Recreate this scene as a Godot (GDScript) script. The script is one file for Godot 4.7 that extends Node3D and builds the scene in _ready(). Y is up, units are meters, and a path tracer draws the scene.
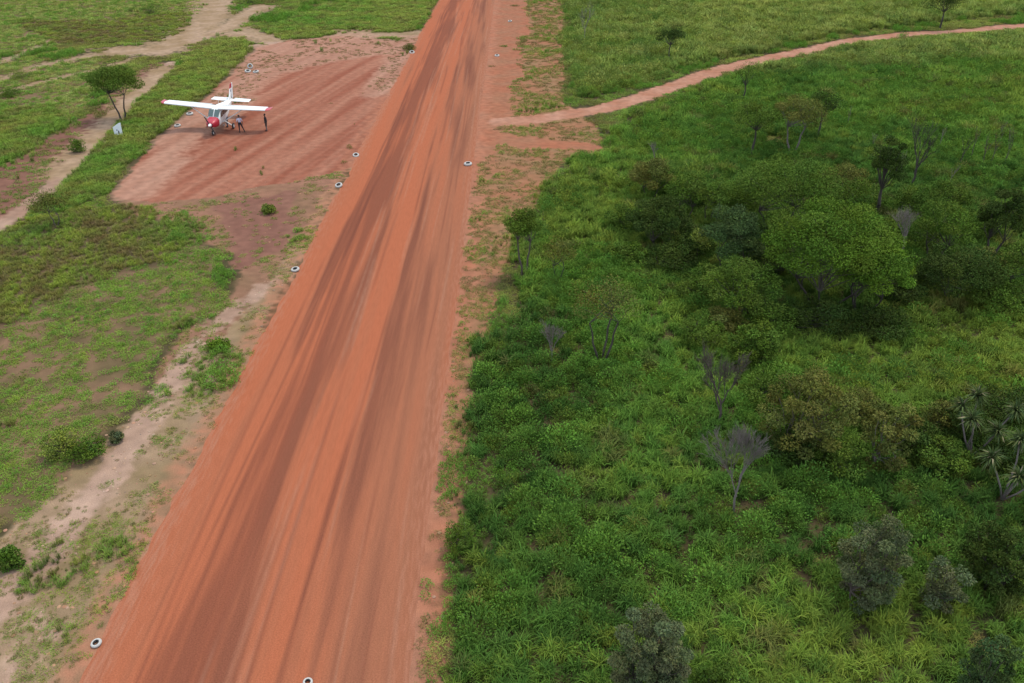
extends Node3D
# An unpaved airstrip in green savanna seen from the air. World: x right, y up, runway along -z, metres.

const X0 := -116.0
const Z0 := 8.0
const SPAN_X := 232.0
const SPAN_Z := 214.0
const MW := 464          # mask cells (0.5 m / 0.46 m)
const MH := 464
var rng := RandomNumberGenerator.new()
var n_lo := FastNoiseLite.new()
var n_mid := FastNoiseLite.new()
var n_hi := FastNoiseLite.new()
var n_cell := FastNoiseLite.new()
var n_val := FastNoiseLite.new()
var masks := {}
var used := {}
var M := {}

# ---------------------------------------------------------------- naming
func numbered(called: String) -> String:
	if not used.has(called):
		used[called] = 0
		return called
	used[called] += 1
	return "%s_%03d" % [called, used[called]]
func tag(o: Node, label := "", category := "", group := "", kind := "") -> void:
	if label: o.set_meta("label", label)
	if category: o.set_meta("category", category)
	if group: o.set_meta("group", group)
	if kind: o.set_meta("kind", kind)
func thing(called: String, at: Vector3, turn: float, label: String, category: String, group := "") -> Node3D:
	var o := Node3D.new()
	o.name = numbered(called)
	add_child(o)
	o.position = at
	o.rotation.y = turn
	tag(o, label, category, group)
	return o
func part(called: String, mesh: Mesh, mat: Material, parent: Node) -> MeshInstance3D:
	var o := MeshInstance3D.new()
	o.name = called if parent != self else numbered(called)
	o.mesh = mesh
	o.material_override = mat
	parent.add_child(o, true)
	return o

# ---------------------------------------------------------------- materials
func mat(called: String, c: Color, rough := 0.9, vcol := false, back := 0.0, metallic := 0.0) -> StandardMaterial3D:
	var m := StandardMaterial3D.new()
	m.resource_name = called
	m.albedo_color = c.linear_to_srgb() if not vcol else Color.WHITE
	m.vertex_color_use_as_albedo = vcol
	m.roughness = rough
	m.metallic = metallic
	m.cull_mode = BaseMaterial3D.CULL_DISABLED
	if back > 0.0:
		m.backlight_enabled = true
		m.backlight = Color(back, back, back * 0.7)
	M[called] = m
	return m

# ---------------------------------------------------------------- mesh accumulation
class Acc:
	var v := PackedVector3Array()
	var n := PackedVector3Array()
	var c := PackedColorArray()
	var i := PackedInt32Array()
	func tri(a: Vector3, b: Vector3, d: Vector3, nn: Vector3, col: Color) -> void:
		var k := v.size()
		v.append(a); v.append(b); v.append(d)
		n.append(nn); n.append(nn); n.append(nn)
		c.append(col); c.append(col); c.append(col)
		i.append(k); i.append(k + 1); i.append(k + 2)
	func quad(a: Vector3, b: Vector3, d: Vector3, e: Vector3, nn: Vector3, col: Color) -> void:
		var k := v.size()
		v.append(a); v.append(b); v.append(d); v.append(e)
		for q in 4:
			n.append(nn); c.append(col)
		i.append(k); i.append(k + 1); i.append(k + 2)
		i.append(k); i.append(k + 2); i.append(k + 3)
	func leaf(p: Vector3, dir: Vector3, side: Vector3, ln: float, wd: float, col: Color) -> void:
		var nn := side.cross(dir).normalized()
		if nn.y < 0.0: nn = -nn
		var m1 := p + dir * (ln * 0.45)
		quad(p, m1 - side * (wd * 0.5), p + dir * ln, m1 + side * (wd * 0.5), nn, col)
	func tube(a: Vector3, ra: float, b: Vector3, rb: float, sides: int, col := Color.WHITE) -> void:
		var ax := (b - a).normalized()
		var s := ax.cross(Vector3.RIGHT if absf(ax.x) < 0.8 else Vector3.UP).normalized()
		var t := ax.cross(s)
		var k := v.size()
		for q in sides:
			var an := TAU * q / sides
			var r := s * cos(an) + t * sin(an)
			v.append(a + r * ra); v.append(b + r * rb)
			n.append(r); n.append(r); c.append(col); c.append(col)
		for q in sides:
			var w := (q + 1) % sides
			i.append(k + q * 2); i.append(k + w * 2); i.append(k + q * 2 + 1)
			i.append(k + q * 2 + 1); i.append(k + w * 2); i.append(k + w * 2 + 1)
	func mesh() -> ArrayMesh:
		face()
		var arr := []
		arr.resize(Mesh.ARRAY_MAX)
		arr[Mesh.ARRAY_VERTEX] = v
		arr[Mesh.ARRAY_NORMAL] = n
		arr[Mesh.ARRAY_COLOR] = c
		arr[Mesh.ARRAY_INDEX] = i
		var m := ArrayMesh.new()
		m.add_surface_from_arrays(Mesh.PRIMITIVE_TRIANGLES, arr)
		return m
	func face() -> void:     # turn each face the way its normals point (front faces run clockwise)
		for k in range(0, i.size(), 3):
			var a := v[i[k]]
			if (v[i[k + 2]] - a).cross(v[i[k + 1]] - a).dot(n[i[k]] + n[i[k + 1]] + n[i[k + 2]]) < 0.0:
				var s := i[k + 1]
				i[k + 1] = i[k + 2]
				i[k + 2] = s

func vary(c: Color, amt: float) -> Color:
	var k := 1.0 + rng.randf_range(-amt, amt)
	return Color(c.r * k * (1.0 + rng.randf_range(-amt, amt) * 0.5), c.g * k, c.b * k * (1.0 + rng.randf_range(-amt, amt) * 0.5))
func rdir() -> Vector3:
	var y := rng.randf_range(-1, 1)
	var a := rng.randf() * TAU
	var r := sqrt(1.0 - y * y)
	return Vector3(cos(a) * r, y, sin(a) * r)

# ---------------------------------------------------------------- plan masks
func poly(pts: Array) -> PackedVector2Array:
	var p := PackedVector2Array()
	for q in range(0, pts.size(), 2):
		p.append(Vector2(pts[q], pts[q + 1]))
	return p
func blur(f: PackedFloat32Array, r: int) -> PackedFloat32Array:
	if r < 1: return f
	var img := Image.create_from_data(MW, MH, false, Image.FORMAT_RF, f.to_byte_array())
	img.resize(MW / (r + 1), MH / (r + 1), Image.INTERPOLATE_BILINEAR)
	img.resize(MW, MH, Image.INTERPOLATE_CUBIC)
	return img.get_data().to_float32_array()
func mask_poly(called: String, list: Array, r: int) -> void:
	var f := PackedFloat32Array()
	f.resize(MW * MH)
	for pts in list:
		var p := poly(pts)
		var bb := Rect2(p[0], Vector2.ZERO)
		for q in p: bb = bb.expand(q)
		var i0 := clampi(int((bb.position.x - X0) / SPAN_X * MW), 0, MW - 1)
		var i1 := clampi(int((bb.end.x - X0) / SPAN_X * MW) + 1, 0, MW - 1)
		var j0 := clampi(int((Z0 - bb.end.y) / SPAN_Z * MH), 0, MH - 1)
		var j1 := clampi(int((Z0 - bb.position.y) / SPAN_Z * MH) + 1, 0, MH - 1)
		for j in range(j0, j1 + 1):
			var z := Z0 - (j + 0.5) * SPAN_Z / MH
			for i in range(i0, i1 + 1):
				if Geometry2D.is_point_in_polygon(Vector2(X0 + (i + 0.5) * SPAN_X / MW, z), p):
					f[j * MW + i] = 1.0
	masks[called] = blur(f, r)
func mask_line(called: String, list: Array, r: int) -> void:   # each: [half width, x, z, x, z, ...]; a soft ridge: 0.5 at the half width
	var f := PackedFloat32Array()
	f.resize(MW * MH)
	for pts in list:
		var hw: float = pts[0]
		for q in range(1, pts.size() - 3, 2):
			var a := Vector2(pts[q], pts[q + 1])
			var b := Vector2(pts[q + 2], pts[q + 3])
			var lo := a.min(b) - Vector2.ONE * (hw * 2.0 + 0.5)
			var hi := a.max(b) + Vector2.ONE * (hw * 2.0 + 0.5)
			for j in range(clampi(int((Z0 - hi.y) / SPAN_Z * MH), 0, MH - 1), clampi(int((Z0 - lo.y) / SPAN_Z * MH) + 1, 0, MH)):
				var z := Z0 - (j + 0.5) * SPAN_Z / MH
				for i in range(clampi(int((lo.x - X0) / SPAN_X * MW), 0, MW - 1), clampi(int((hi.x - X0) / SPAN_X * MW) + 1, 0, MW)):
					var p := Vector2(X0 + (i + 0.5) * SPAN_X / MW, z)
					var d := p.distance_to(Geometry2D.get_closest_point_to_segment(p, a, b))
					f[j * MW + i] = maxf(f[j * MW + i], clampf(1.0 - d / (2.0 * hw), 0.0, 1.0))
	masks[called] = blur(f, r)
func at(called: String, x: float, z: float) -> float:
	var f: PackedFloat32Array = masks[called]
	var u := clampf((x - X0) / SPAN_X * MW - 0.5, 0.0, MW - 1.001)
	var w := clampf((Z0 - z) / SPAN_Z * MH - 0.5, 0.0, MH - 1.001)
	var i := int(u)
	var j := int(w)
	var fu := u - i
	var fw := w - j
	var k := j * MW + i
	return lerpf(lerpf(f[k], f[k + 1], fu), lerpf(f[k + MW], f[k + MW + 1], fu), fw)

const RUN_L := -14.7
const RUN_R := -3.5
func sd_runway(x: float, z: float) -> float:   # > 0 inside
	var a := n_mid.get_noise_2d(z * 9.0, 40.0) * 0.22 + n_mid.get_noise_2d(z * 1.5, 7.0) * 0.3 + n_hi.get_noise_2d(z * 2.0, x) * 0.12
	return minf(x - (RUN_L + a), (RUN_R + a * 0.6) - x)
func edge_n(x: float, z: float) -> float:
	return n_mid.get_noise_2d(x * 4.0, z * 4.0) * 0.30 + n_hi.get_noise_2d(x * 1.7, z * 1.7) * 0.22
func sd_apron(x: float, z: float) -> float:
	return at("apron", x, z) - 0.5 + edge_n(x, z)
func sd_road(x: float, z: float) -> float:
	return at("road", x, z) - 0.5 + edge_n(x, z) * 0.8
func sd_track(x: float, z: float) -> float:
	return at("track", x, z) - 0.5 + edge_n(x, z) * 0.9
func height(x: float, z: float) -> float:   # gentle unevenness; a low berm along both edges of the strip
	var s := smoothstep(0.3, 3.0, maxf(RUN_L - x, x - RUN_R))
	var h := s * (n_mid.get_noise_2d(x * 1.6, z * 1.6) * 0.16 + n_hi.get_noise_2d(x * 0.5, z * 0.5) * 0.05)
	h += 0.10 * exp(-pow((x - RUN_L + 0.4) / 0.55, 2)) * (0.6 + n_mid.get_noise_2d(z * 5.0, 9.0))
	h += 0.08 * exp(-pow((x - RUN_R - 0.3) / 0.5, 2)) * (0.6 + n_mid.get_noise_2d(z * 5.0, 77.0))
	h *= 1.0 - at("apron", x, z) * 0.9
	var dp := Vector2(x, z) - Vector2(-30.43, -82.36)
	return h - 0.077 * dp.x * exp(-pow(dp.length() / 4.5, 4))       # the apron falls towards the strip where the aircraft stands

# ---------------------------------------------------------------- ground
func noise_bytes(w: int, h: int, freq: float, seed_: int, octaves := 4, sx := 1.0) -> PackedByteArray:
	var f := FastNoiseLite.new()
	f.seed = seed_
	f.noise_type = FastNoiseLite.TYPE_SIMPLEX_SMOOTH
	f.frequency = freq
	f.fractal_octaves = octaves
	var img: Image
	if sx == 1.0:
		img = f.get_image(w, h)
	else:
		img = f.get_image(w, int(h / sx))
		img.resize(w, h, Image.INTERPOLATE_CUBIC)
	img.convert(Image.FORMAT_L8)
	return img.get_data()

func ground_map() -> ImageTexture:
	var W := 1500
	var H := 1500
	var na := noise_bytes(W, H, 0.03, 3, 5)
	var nb := noise_bytes(W, H, 0.16, 4, 4)
	var nc := noise_bytes(W, H, 0.07, 5, 4, 22.0)       # streaks along z
	var pix := PackedByteArray()
	pix.resize(W * H * 3)
	# name, colour a, colour b, noise on the edge, softness, opacity, streaky
	var layers := [
		["lawn", Color(0.155, 0.115, 0.055), Color(0.26, 0.155, 0.095), 0.5, 0.22, 0.95, 0.0],
		["belt", Color(0.12, 0.115, 0.045), Color(0.17, 0.14, 0.06), 0.4, 0.2, 0.95, 0.0],
		["olive", Color(0.11, 0.085, 0.045), Color(0.15, 0.10, 0.055), 0.6, 0.25, 0.9, 0.0],
		["bare", Color(0.34, 0.17, 0.115), Color(0.26, 0.15, 0.09), 0.7, 0.25, 0.95, 0.2],
		["maroon", Color(0.22, 0.10, 0.075), Color(0.27, 0.13, 0.095), 0.7, 0.25, 0.9, 0.2],
		["verge", Color(0.38, 0.26, 0.17), Color(0.28, 0.20, 0.105), 1.0, 0.25, 0.95, 0.1],
		["sand", Color(0.50, 0.345, 0.265), Color(0.38, 0.245, 0.18), 1.1, 0.3, 0.95, 0.2],
		["dry", Color(0.31, 0.18, 0.095), Color(0.36, 0.16, 0.088), 0.9, 0.2, 1.0, 0.1],
		["spur", Color(0.40, 0.15, 0.085), Color(0.36, 0.17, 0.10), 0.6, 0.2, 0.95, 0.1],
		["track", Color(0.48, 0.33, 0.25), Color(0.36, 0.22, 0.16), 0.6, 0.2, 0.95, 0.0],
		["faint", Color(0.44, 0.31, 0.21), Color(0.32, 0.22, 0.12), 1.1, 0.3, 0.85, 0.0],
		["road", Color(0.50, 0.27, 0.19), Color(0.41, 0.19, 0.12), 0.4, 0.15, 1.0, 0.0],
		["apron", Color(0.40, 0.18, 0.118), Color(0.30, 0.10, 0.06), 0.35, 0.15, 1.0, 1.0],
		["paleapron", Color(0.50, 0.30, 0.22), Color(0.42, 0.23, 0.16), 0.9, 0.6, 0.65, 0.9],
		["dust", Color(0.43, 0.165, 0.095), Color(0.40, 0.19, 0.12), 0.8, 0.5, 0.9, 0.3],
	]
	var base_a := Color(0.075, 0.068, 0.03)
	var base_b := Color(0.11, 0.08, 0.04)
	var buf := PackedFloat32Array()
	buf.resize(W * H * 3)
	for k in W * H:
		var t := na[k] / 255.0
		var g := 0.8 + nb[k] / 255.0 * 0.4
		buf[k * 3] = lerpf(base_a.r, base_b.r, t) * g
		buf[k * 3 + 1] = lerpf(base_a.g, base_b.g, t) * g
		buf[k * 3 + 2] = lerpf(base_a.b, base_b.b, t) * g
	for L in layers:
		var img := Image.create_from_data(MW, MH, false, Image.FORMAT_RF, (masks[L[0]] as PackedFloat32Array).to_byte_array())
		# the cells the mask touches
		var f: PackedFloat32Array = masks[L[0]]
		var i0 := MW; var i1 := 0; var j0 := MH; var j1 := 0
		for j in MH:
			for i in MW:
				if f[j * MW + i] > 0.03:
					i0 = mini(i0, i); i1 = maxi(i1, i); j0 = mini(j0, j); j1 = maxi(j1, j)
		if i1 < i0: continue
		img.resize(W, H, Image.INTERPOLATE_BILINEAR)
		var m := img.get_data().to_float32_array()
		var ca: Color = L[1]
		var cb: Color = L[2]
		var en: float = L[3]
		var soft: float = L[4]
		var op: float = L[5]
		var st: float = L[6]
		var a0 := maxi(0, int(float(i0 - 1) / MW * W)); var a1 := mini(W, int(float(i1 + 2) / MW * W))
		var b0 := maxi(0, int(float(j0 - 1) / MH * H)); var b1 := mini(H, int(float(j1 + 2) / MH * H))
		for j in range(b0, b1):
			for i in range(a0, a1):
				var k := j * W + i
				var mv := m[k]
				if mv < 0.03: continue
				var x := nb[k] / 255.0
				var y := na[k] / 255.0
				var w := clampf((mv - 0.5 + (x * 0.6 + y * 0.4 - 0.5) * en) / soft + 0.5, 0.0, 1.0) * op
				if w <= 0.0: continue
				var s := nc[(i + int((b1 - j) * 0.2 * st)) % W + j * W] / 255.0
				var t := lerpf(y, s, st)
				t = clampf((t - 0.5) * 1.8 + 0.5, 0.0, 1.0)
				var g := 0.78 + x * 0.44
				k *= 3
				buf[k] = lerpf(buf[k], lerpf(ca.r, cb.r, t) * g, w)
				buf[k + 1] = lerpf(buf[k + 1], lerpf(ca.g, cb.g, t) * g, w)
				buf[k + 2] = lerpf(buf[k + 2], lerpf(ca.b, cb.b, t) * g, w)
	for k in W * H * 3:
		pix[k] = clampi(int(255.0 * pow(buf[k], 0.4545)), 0, 255)
	return ImageTexture.create_from_image(Image.create_from_data(W, H, false, Image.FORMAT_RGB8, pix))

func runway_map() -> ImageTexture:   # 16 m wide strip of graded laterite: graded bands, wheel tracks, damp and gravelly stretches
	var W := 512
	var H := 2048
	var pix := PackedByteArray()
	pix.resize(W * H * 3)
	var ns := noise_bytes(W, H, 0.03, 21, 3, 12.0)
	var nw := noise_bytes(W, H, 0.018, 22, 4, 6.0)
	var nf := noise_bytes(W, H, 0.16, 23, 5, 2.0)
	# across the strip: x, kind (0 bright orange, 1 dark, 2 dull pink brown)
	var bands := [[-15.6, 0.1, 0.0], [-14.2, 0.0, 0.0], [-12.9, 0.05, 0.0], [-12.2, 0.75, 0.0], [-11.0, 0.95, 0.05], [-10.2, 0.6, 0.25], [-9.6, 0.5, 0.2], [-9.2, 0.05, 0.0], [-7.8, 0.0, 0.0], [-7.2, 0.45, 0.4], [-6.2, 0.55, 0.7], [-5.0, 0.4, 0.75], [-4.3, 0.15, 0.75], [-3.6, 0.1, 0.6], [-2.0, 0.1, 0.5]]
	var bright := Color(0.455, 0.143, 0.070)
	var dark := Color(0.195, 0.064, 0.040)
	var dull := Color(0.355, 0.145, 0.082)
	var pale := Color(0.46, 0.25, 0.17)
	# wheel tracks: x, half width, paler (1) or darker (0), wander seed
	var lines := []
	for q in 22:
		lines.append([rng.randf_range(-13.8, -3.9), rng.randf_range(0.07, 0.24), 1 if q % 3 == 0 else 0, q * 37.0])
	for q in 4:
		lines.append([-10.3 + q * 0.42, 0.13, q % 2, 900.0])
	for q in 3:
		lines.append([-4.1 - q * 1.5, 0.12, 1 - q % 2, 700.0])
	var lx := PackedFloat32Array()
	var ly := PackedFloat32Array()
	lx.resize(lines.size())
	ly.resize(lines.size())
	for j in H:
		var z := -float(j) / H * 210.0
		for q in lines.size():
			lx[q] = lines[q][0] + n_lo.get_noise_2d(z * 0.5, lines[q][3]) * 0.8
			ly[q] = smoothstep(-0.15, 0.3, n_lo.get_noise_2d(z * 1.6, lines[q][3] + 555.0)) * (0.26 if lines[q][2] > 0 else 0.5)
		for i in W:
			var k := j * W + i
			var x := -16.0 + float(i) / W * 14.0
			var xx := x + (nw[k] / 255.0 - 0.5) * 1.5 + (ns[k] / 255.0 - 0.5) * 0.5
			var d := 0.0
			var p := 0.0
			for q in bands.size() - 1:
				if xx < bands[q + 1][0] or q == bands.size() - 2:
					var t := clampf((xx - bands[q][0]) / (bands[q + 1][0] - bands[q][0]), 0.0, 1.0)
					d = lerpf(bands[q][1], bands[q + 1][1], t)
					p = lerpf(bands[q][2], bands[q + 1][2], t)
					break
			var s := ns[k] / 255.0
			var w := nw[(k + 40 * W * 3) % (W * H)] / 255.0
			d = smoothstep(0.2, 0.85, d + (s - 0.5) * 0.5 + (w - 0.5) * 1.0) * 0.68 + (nf[k] / 255.0 - 0.5) * 0.12
			p = clampf(p + (w - 0.5) * 0.7 + (s - 0.5) * 0.3 + 0.12, 0.0, 1.0)
			var c := bright.lerp(dull, p).lerp(dark, clampf(d, 0.0, 1.0))
			for q in lines.size():
				var off := absf(x - lx[q])
				if off < lines[q][1]:
					var m: float = ly[q] * (1.0 - off / lines[q][1]) * (0.6 + 0.8 * nf[k] / 255.0)
					c = c.lerp(pale if lines[q][2] > 0 else dark, clampf(m, 0.0, 0.7))
			var rim := clampf(maxf(-14.0 - x, x + 4.1) * 0.9 + (nf[k] / 255.0 - 0.5) * 1.6 + (s - 0.5) * 0.8, 0.0, 1.0)
			c = c.lerp(Color(0.42, 0.185, 0.115), rim * 0.8)
			var g := 0.91 + nf[k] / 255.0 * 0.18
			pix[k * 3] = clampi(int(255.0 * pow(c.r * g, 0.4545)), 0, 255)
			pix[k * 3 + 1] = clampi(int(255.0 * pow(c.g * g, 0.4545)), 0, 255)
			pix[k * 3 + 2] = clampi(int(255.0 * pow(c.b * g, 0.4545)), 0, 255)
	return ImageTexture.create_from_image(Image.create_from_data(W, H, false, Image.FORMAT_RGB8, pix))

func grain_tex(lo: float, hi: float, freq: float, seed_: int) -> NoiseTexture2D:
	var n := FastNoiseLite.new()
	n.seed = seed_
	n.noise_type = FastNoiseLite.TYPE_SIMPLEX_SMOOTH
	n.frequency = freq
	n.fractal_octaves = 5
	n.fractal_gain = 0.65
	var t := NoiseTexture2D.new()
	t.width = 1024
	t.height = 1024
	t.seamless = true
	t.noise = n
	var g := Gradient.new()
	g.set_color(0, Color(lo, lo, lo))
	g.set_color(1, Color(hi, hi, hi))
	t.color_ramp = g
	return t

func ground_material(tex: Texture2D, called: String) -> StandardMaterial3D:
	var m := StandardMaterial3D.new()
	m.resource_name = called
	m.albedo_texture = tex
	m.albedo_color = Color(0.885, 0.88, 0.87)
	m.roughness = 1.0
	m.metallic_specular = 0.15
	m.detail_enabled = true
	m.detail_albedo = grain_tex(0.80, 1.0, 0.09, 61)
	m.detail_blend_mode = BaseMaterial3D.BLEND_MODE_MUL
	m.detail_uv_layer = BaseMaterial3D.DETAIL_UV_2
	return m

class GridPart:
	var v := PackedVector3Array()
	var n := PackedVector3Array()
	var uv := PackedVector2Array()
	var uv2 := PackedVector2Array()
	var i := PackedInt32Array()

func emit(gp: GridPart, pts: Array, is_run: bool) -> void:
	var k := gp.v.size()
	for p: Vector3 in pts:
		gp.v.append(p)
		var e := 0.3
		gp.n.append(Vector3(height(p.x - e, p.z) - height(p.x + e, p.z), 2.0 * e, height(p.x, p.z - e) - height(p.x, p.z + e)).normalized())
		if is_run:
			gp.uv.append(Vector2((p.x + 16.0) / 14.0, -p.z / 210.0))
		else:
			gp.uv.append(Vector2((p.x - X0) / SPAN_X, (Z0 - p.z) / SPAN_Z))
		gp.uv2.append(Vector2(p.x, p.z) / 7.3)
	for q in range(1, pts.size() - 1):
		gp.i.append(k); gp.i.append(k + q); gp.i.append(k + q + 1)

func split(pts: Array, vals: Array, sign_: float) -> Array:
	var out := []
	var idx := []
	for q in pts.size():
		var r := (q + 1) % pts.size()
		var a: float = vals[q] * sign_
		var b: float = vals[r] * sign_
		if a >= 0.0:
			out.append(pts[q])
		if (a >= 0.0) != (b >= 0.0):
			out.append((pts[q] as Vector3).lerp(pts[r], a / (a - b)))
	return out

func build_ground() -> void:
	var nx := 290
	var nz := 268
	var V := []
	var S := [[], [], [], []]
	for j in nz + 1:
		var z := Z0 - SPAN_Z * j / nz
		for i in nx + 1:
			var x := X0 + SPAN_X * i / nx
			V.append(Vector3(x, height(x, z), z))
			S[0].append(sd_runway(x, z))
			S[1].append(sd_apron(x, z))
			S[2].append(sd_road(x, z))
			S[3].append(sd_track(x, z))
	var parts := []
	for q in 5: parts.append(GridPart.new())
	for j in nz:
		for i in nx:
			var a := j * (nx + 1) + i
			var ids := [a, a + nx + 1, a + nx + 2, a + 1]
			var pts := []
			for q in ids: pts.append(V[q])
			for c in 4:
				var vals := []
				var lo := 1e9
				var hi := -1e9
				if pts.size() == 4 and pts[0] == V[ids[0]] and pts[1] == V[ids[1]] and pts[2] == V[ids[2]] and pts[3] == V[ids[3]]:
					for q in ids: vals.append(S[c][q])
				else:
					for p: Vector3 in pts:
						vals.append([sd_runway(p.x, p.z), sd_apron(p.x, p.z), sd_road(p.x, p.z), sd_track(p.x, p.z)][c])
				for w in vals:
					lo = minf(lo, w); hi = maxf(hi, w)
				if hi < 0.0: continue
				if lo >= 0.0:
					emit(parts[c], pts, c == 0)
					pts = []
					break
				var inside := split(pts, vals, 1.0)
				if inside.size() >= 3: emit(parts[c], inside, c == 0)
				pts = split(pts, vals, -1.0)
				if pts.size() < 3:
					pts = []
					break
			if pts.size() >= 3: emit(parts[4], pts, false)
	var gm := ground_material(ground_map(), "ground_soil")
	var rm := ground_material(runway_map(), "laterite")
	var names := ["runway", "apron", "dirt_road", "dirt_track", "ground"]
	var labels := ["red laterite airstrip graded in long streaks", "pinkish red bare earth parking apron beside the airstrip", "pale red dirt road winding through the tall grass", "pale dirt track past the acacia and the grass belt", "savanna ground of soil, litter and thin turf"]
	var cats := ["runway", "apron", "road", "track", "ground"]
	for q in 5:
		var gp: GridPart = parts[q]
		if gp.v.is_empty(): continue
		var arr := []
		arr.resize(Mesh.ARRAY_MAX)
		arr[Mesh.ARRAY_VERTEX] = gp.v
		arr[Mesh.ARRAY_NORMAL] = gp.n
		arr[Mesh.ARRAY_TEX_UV] = gp.uv
		arr[Mesh.ARRAY_TEX_UV2] = gp.uv2
		arr[Mesh.ARRAY_INDEX] = gp.i
		var m := ArrayMesh.new()
		m.add_surface_from_arrays(Mesh.PRIMITIVE_TRIANGLES, arr)
		var o := part(names[q], m, rm if q == 0 else gm, self)
		tag(o, labels[q], cats[q], "", "structure")
	# the plain beyond, out to the horizon
	var far := Acc.new()
	var R := 4000.0
	var x1 := X0 + SPAN_X
	var z1 := Z0 - SPAN_Z
	var y := -0.03
	for r in [[-R, -R, R, z1], [-R, Z0, R, R], [-R, z1, X0, Z0], [x1, z1, R, Z0]]:
		far.quad(Vector3(r[0], y, r[1]), Vector3(r[2], y, r[1]), Vector3(r[2], y, r[3]), Vector3(r[0], y, r[3]), Vector3.UP, Color.WHITE)
	tag(part("plain", far.mesh(), mat("plain_green", Color(0.085, 0.10, 0.035)), self), "green savanna plain reaching to the horizon", "plain", "", "structure")

# ---------------------------------------------------------------- grass and undergrowth
func grass_tuft(blades: int, r: float, h: float, w: float, droop: float) -> ArrayMesh:
	var a := Acc.new()
	for b in blades:
		var an := rng.randf() * TAU
		var out := Vector3(cos(an), 0, sin(an))
		var side := Vector3(-out.z, 0, out.x)
		var base := Vector3(rng.randf_range(-1, 1), 0, rng.randf_range(-1, 1)) * r * 0.45
		var hh := h * rng.randf_range(0.55, 1.0)
		var lean := rng.randf_range(0.15, 1.0) * droop
		var p1 := base + out * (hh * lean * 0.35) + Vector3.UP * hh * 0.62
		var p2 := base + out * (hh * lean) + Vector3.UP * hh * (1.0 - lean * 0.25)
		var p3 := p2 + out * (hh * lean * 0.55) - Vector3.UP * hh * lean * 0.30
		var ww := w * rng.randf_range(0.7, 1.3)
		var col := vary(Color(1, 1, 1), 0.25)
		var n1 := side.cross(p1 - base).normalized()
		if n1.y < 0: n1 = -n1
		var n2 := side.cross(p2 - p1).normalized()
		if n2.y < 0: n2 = -n2
		a.quad(base - side * ww * 0.4, base + side * ww * 0.4, p1 + side * ww * 0.5, p1 - side * ww * 0.5, n1, col)
		a.quad(p1 - side * ww * 0.5, p1 + side * ww * 0.5, p2 + side * ww * 0.35, p2 - side * ww * 0.35, n2, col)
		a.tri(p2 - side * ww * 0.35, p2 + side * ww * 0.35, p3, n2, col)
	return a.mesh()
func forb_clump(leaves: int, r: float, h: float, ll: float) -> ArrayMesh:
	var a := Acc.new()
	for s in 5:
		var e := Vector3(rng.randf_range(-1, 1) * r * 0.6, h * rng.randf_range(0.5, 0.85), rng.randf_range(-1, 1) * r * 0.6)
		a.tube(Vector3(e.x * 0.2, -0.05, e.z * 0.2), 0.012, e, 0.006, 3, Color(0.8, 0.7, 0.5))
	for b in leaves:
		var d := rdir()
		d.y = absf(d.y)
		var p := Vector3(d.x * r, d.y * h * 0.85 + 0.08, d.z * r) * rng.randf_range(0.55, 1.0)
		var dir := (d + Vector3.UP * rng.randf_range(-0.2, 0.6) + rdir() * 0.5).normalized()
		var side := dir.cross(rdir()).normalized()
		a.leaf(p, dir, side, ll * rng.randf_range(0.7, 1.3), ll * 0.5, vary(Color(1, 1, 1), 0.25))
	return a.mesh()

var kinds := {}
func add_copy(kind: String, variant: int, p: Vector3, s: Vector3, col: Color) -> void:
	var key := "%s/%d" % [kind, variant]
	if not kinds.has(key): kinds[key] = [[], []]
	var b := Basis(Vector3.UP, rng.randf() * TAU).scaled(s)
	b = Basis(Vector3(rng.randf_range(-1, 1), 0.001, rng.randf_range(-1, 1)).normalized(), rng.randf() * 0.12) * b
	kinds[key][0].append(Transform3D(b, p))
	kinds[key][1].append(col)

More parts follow.
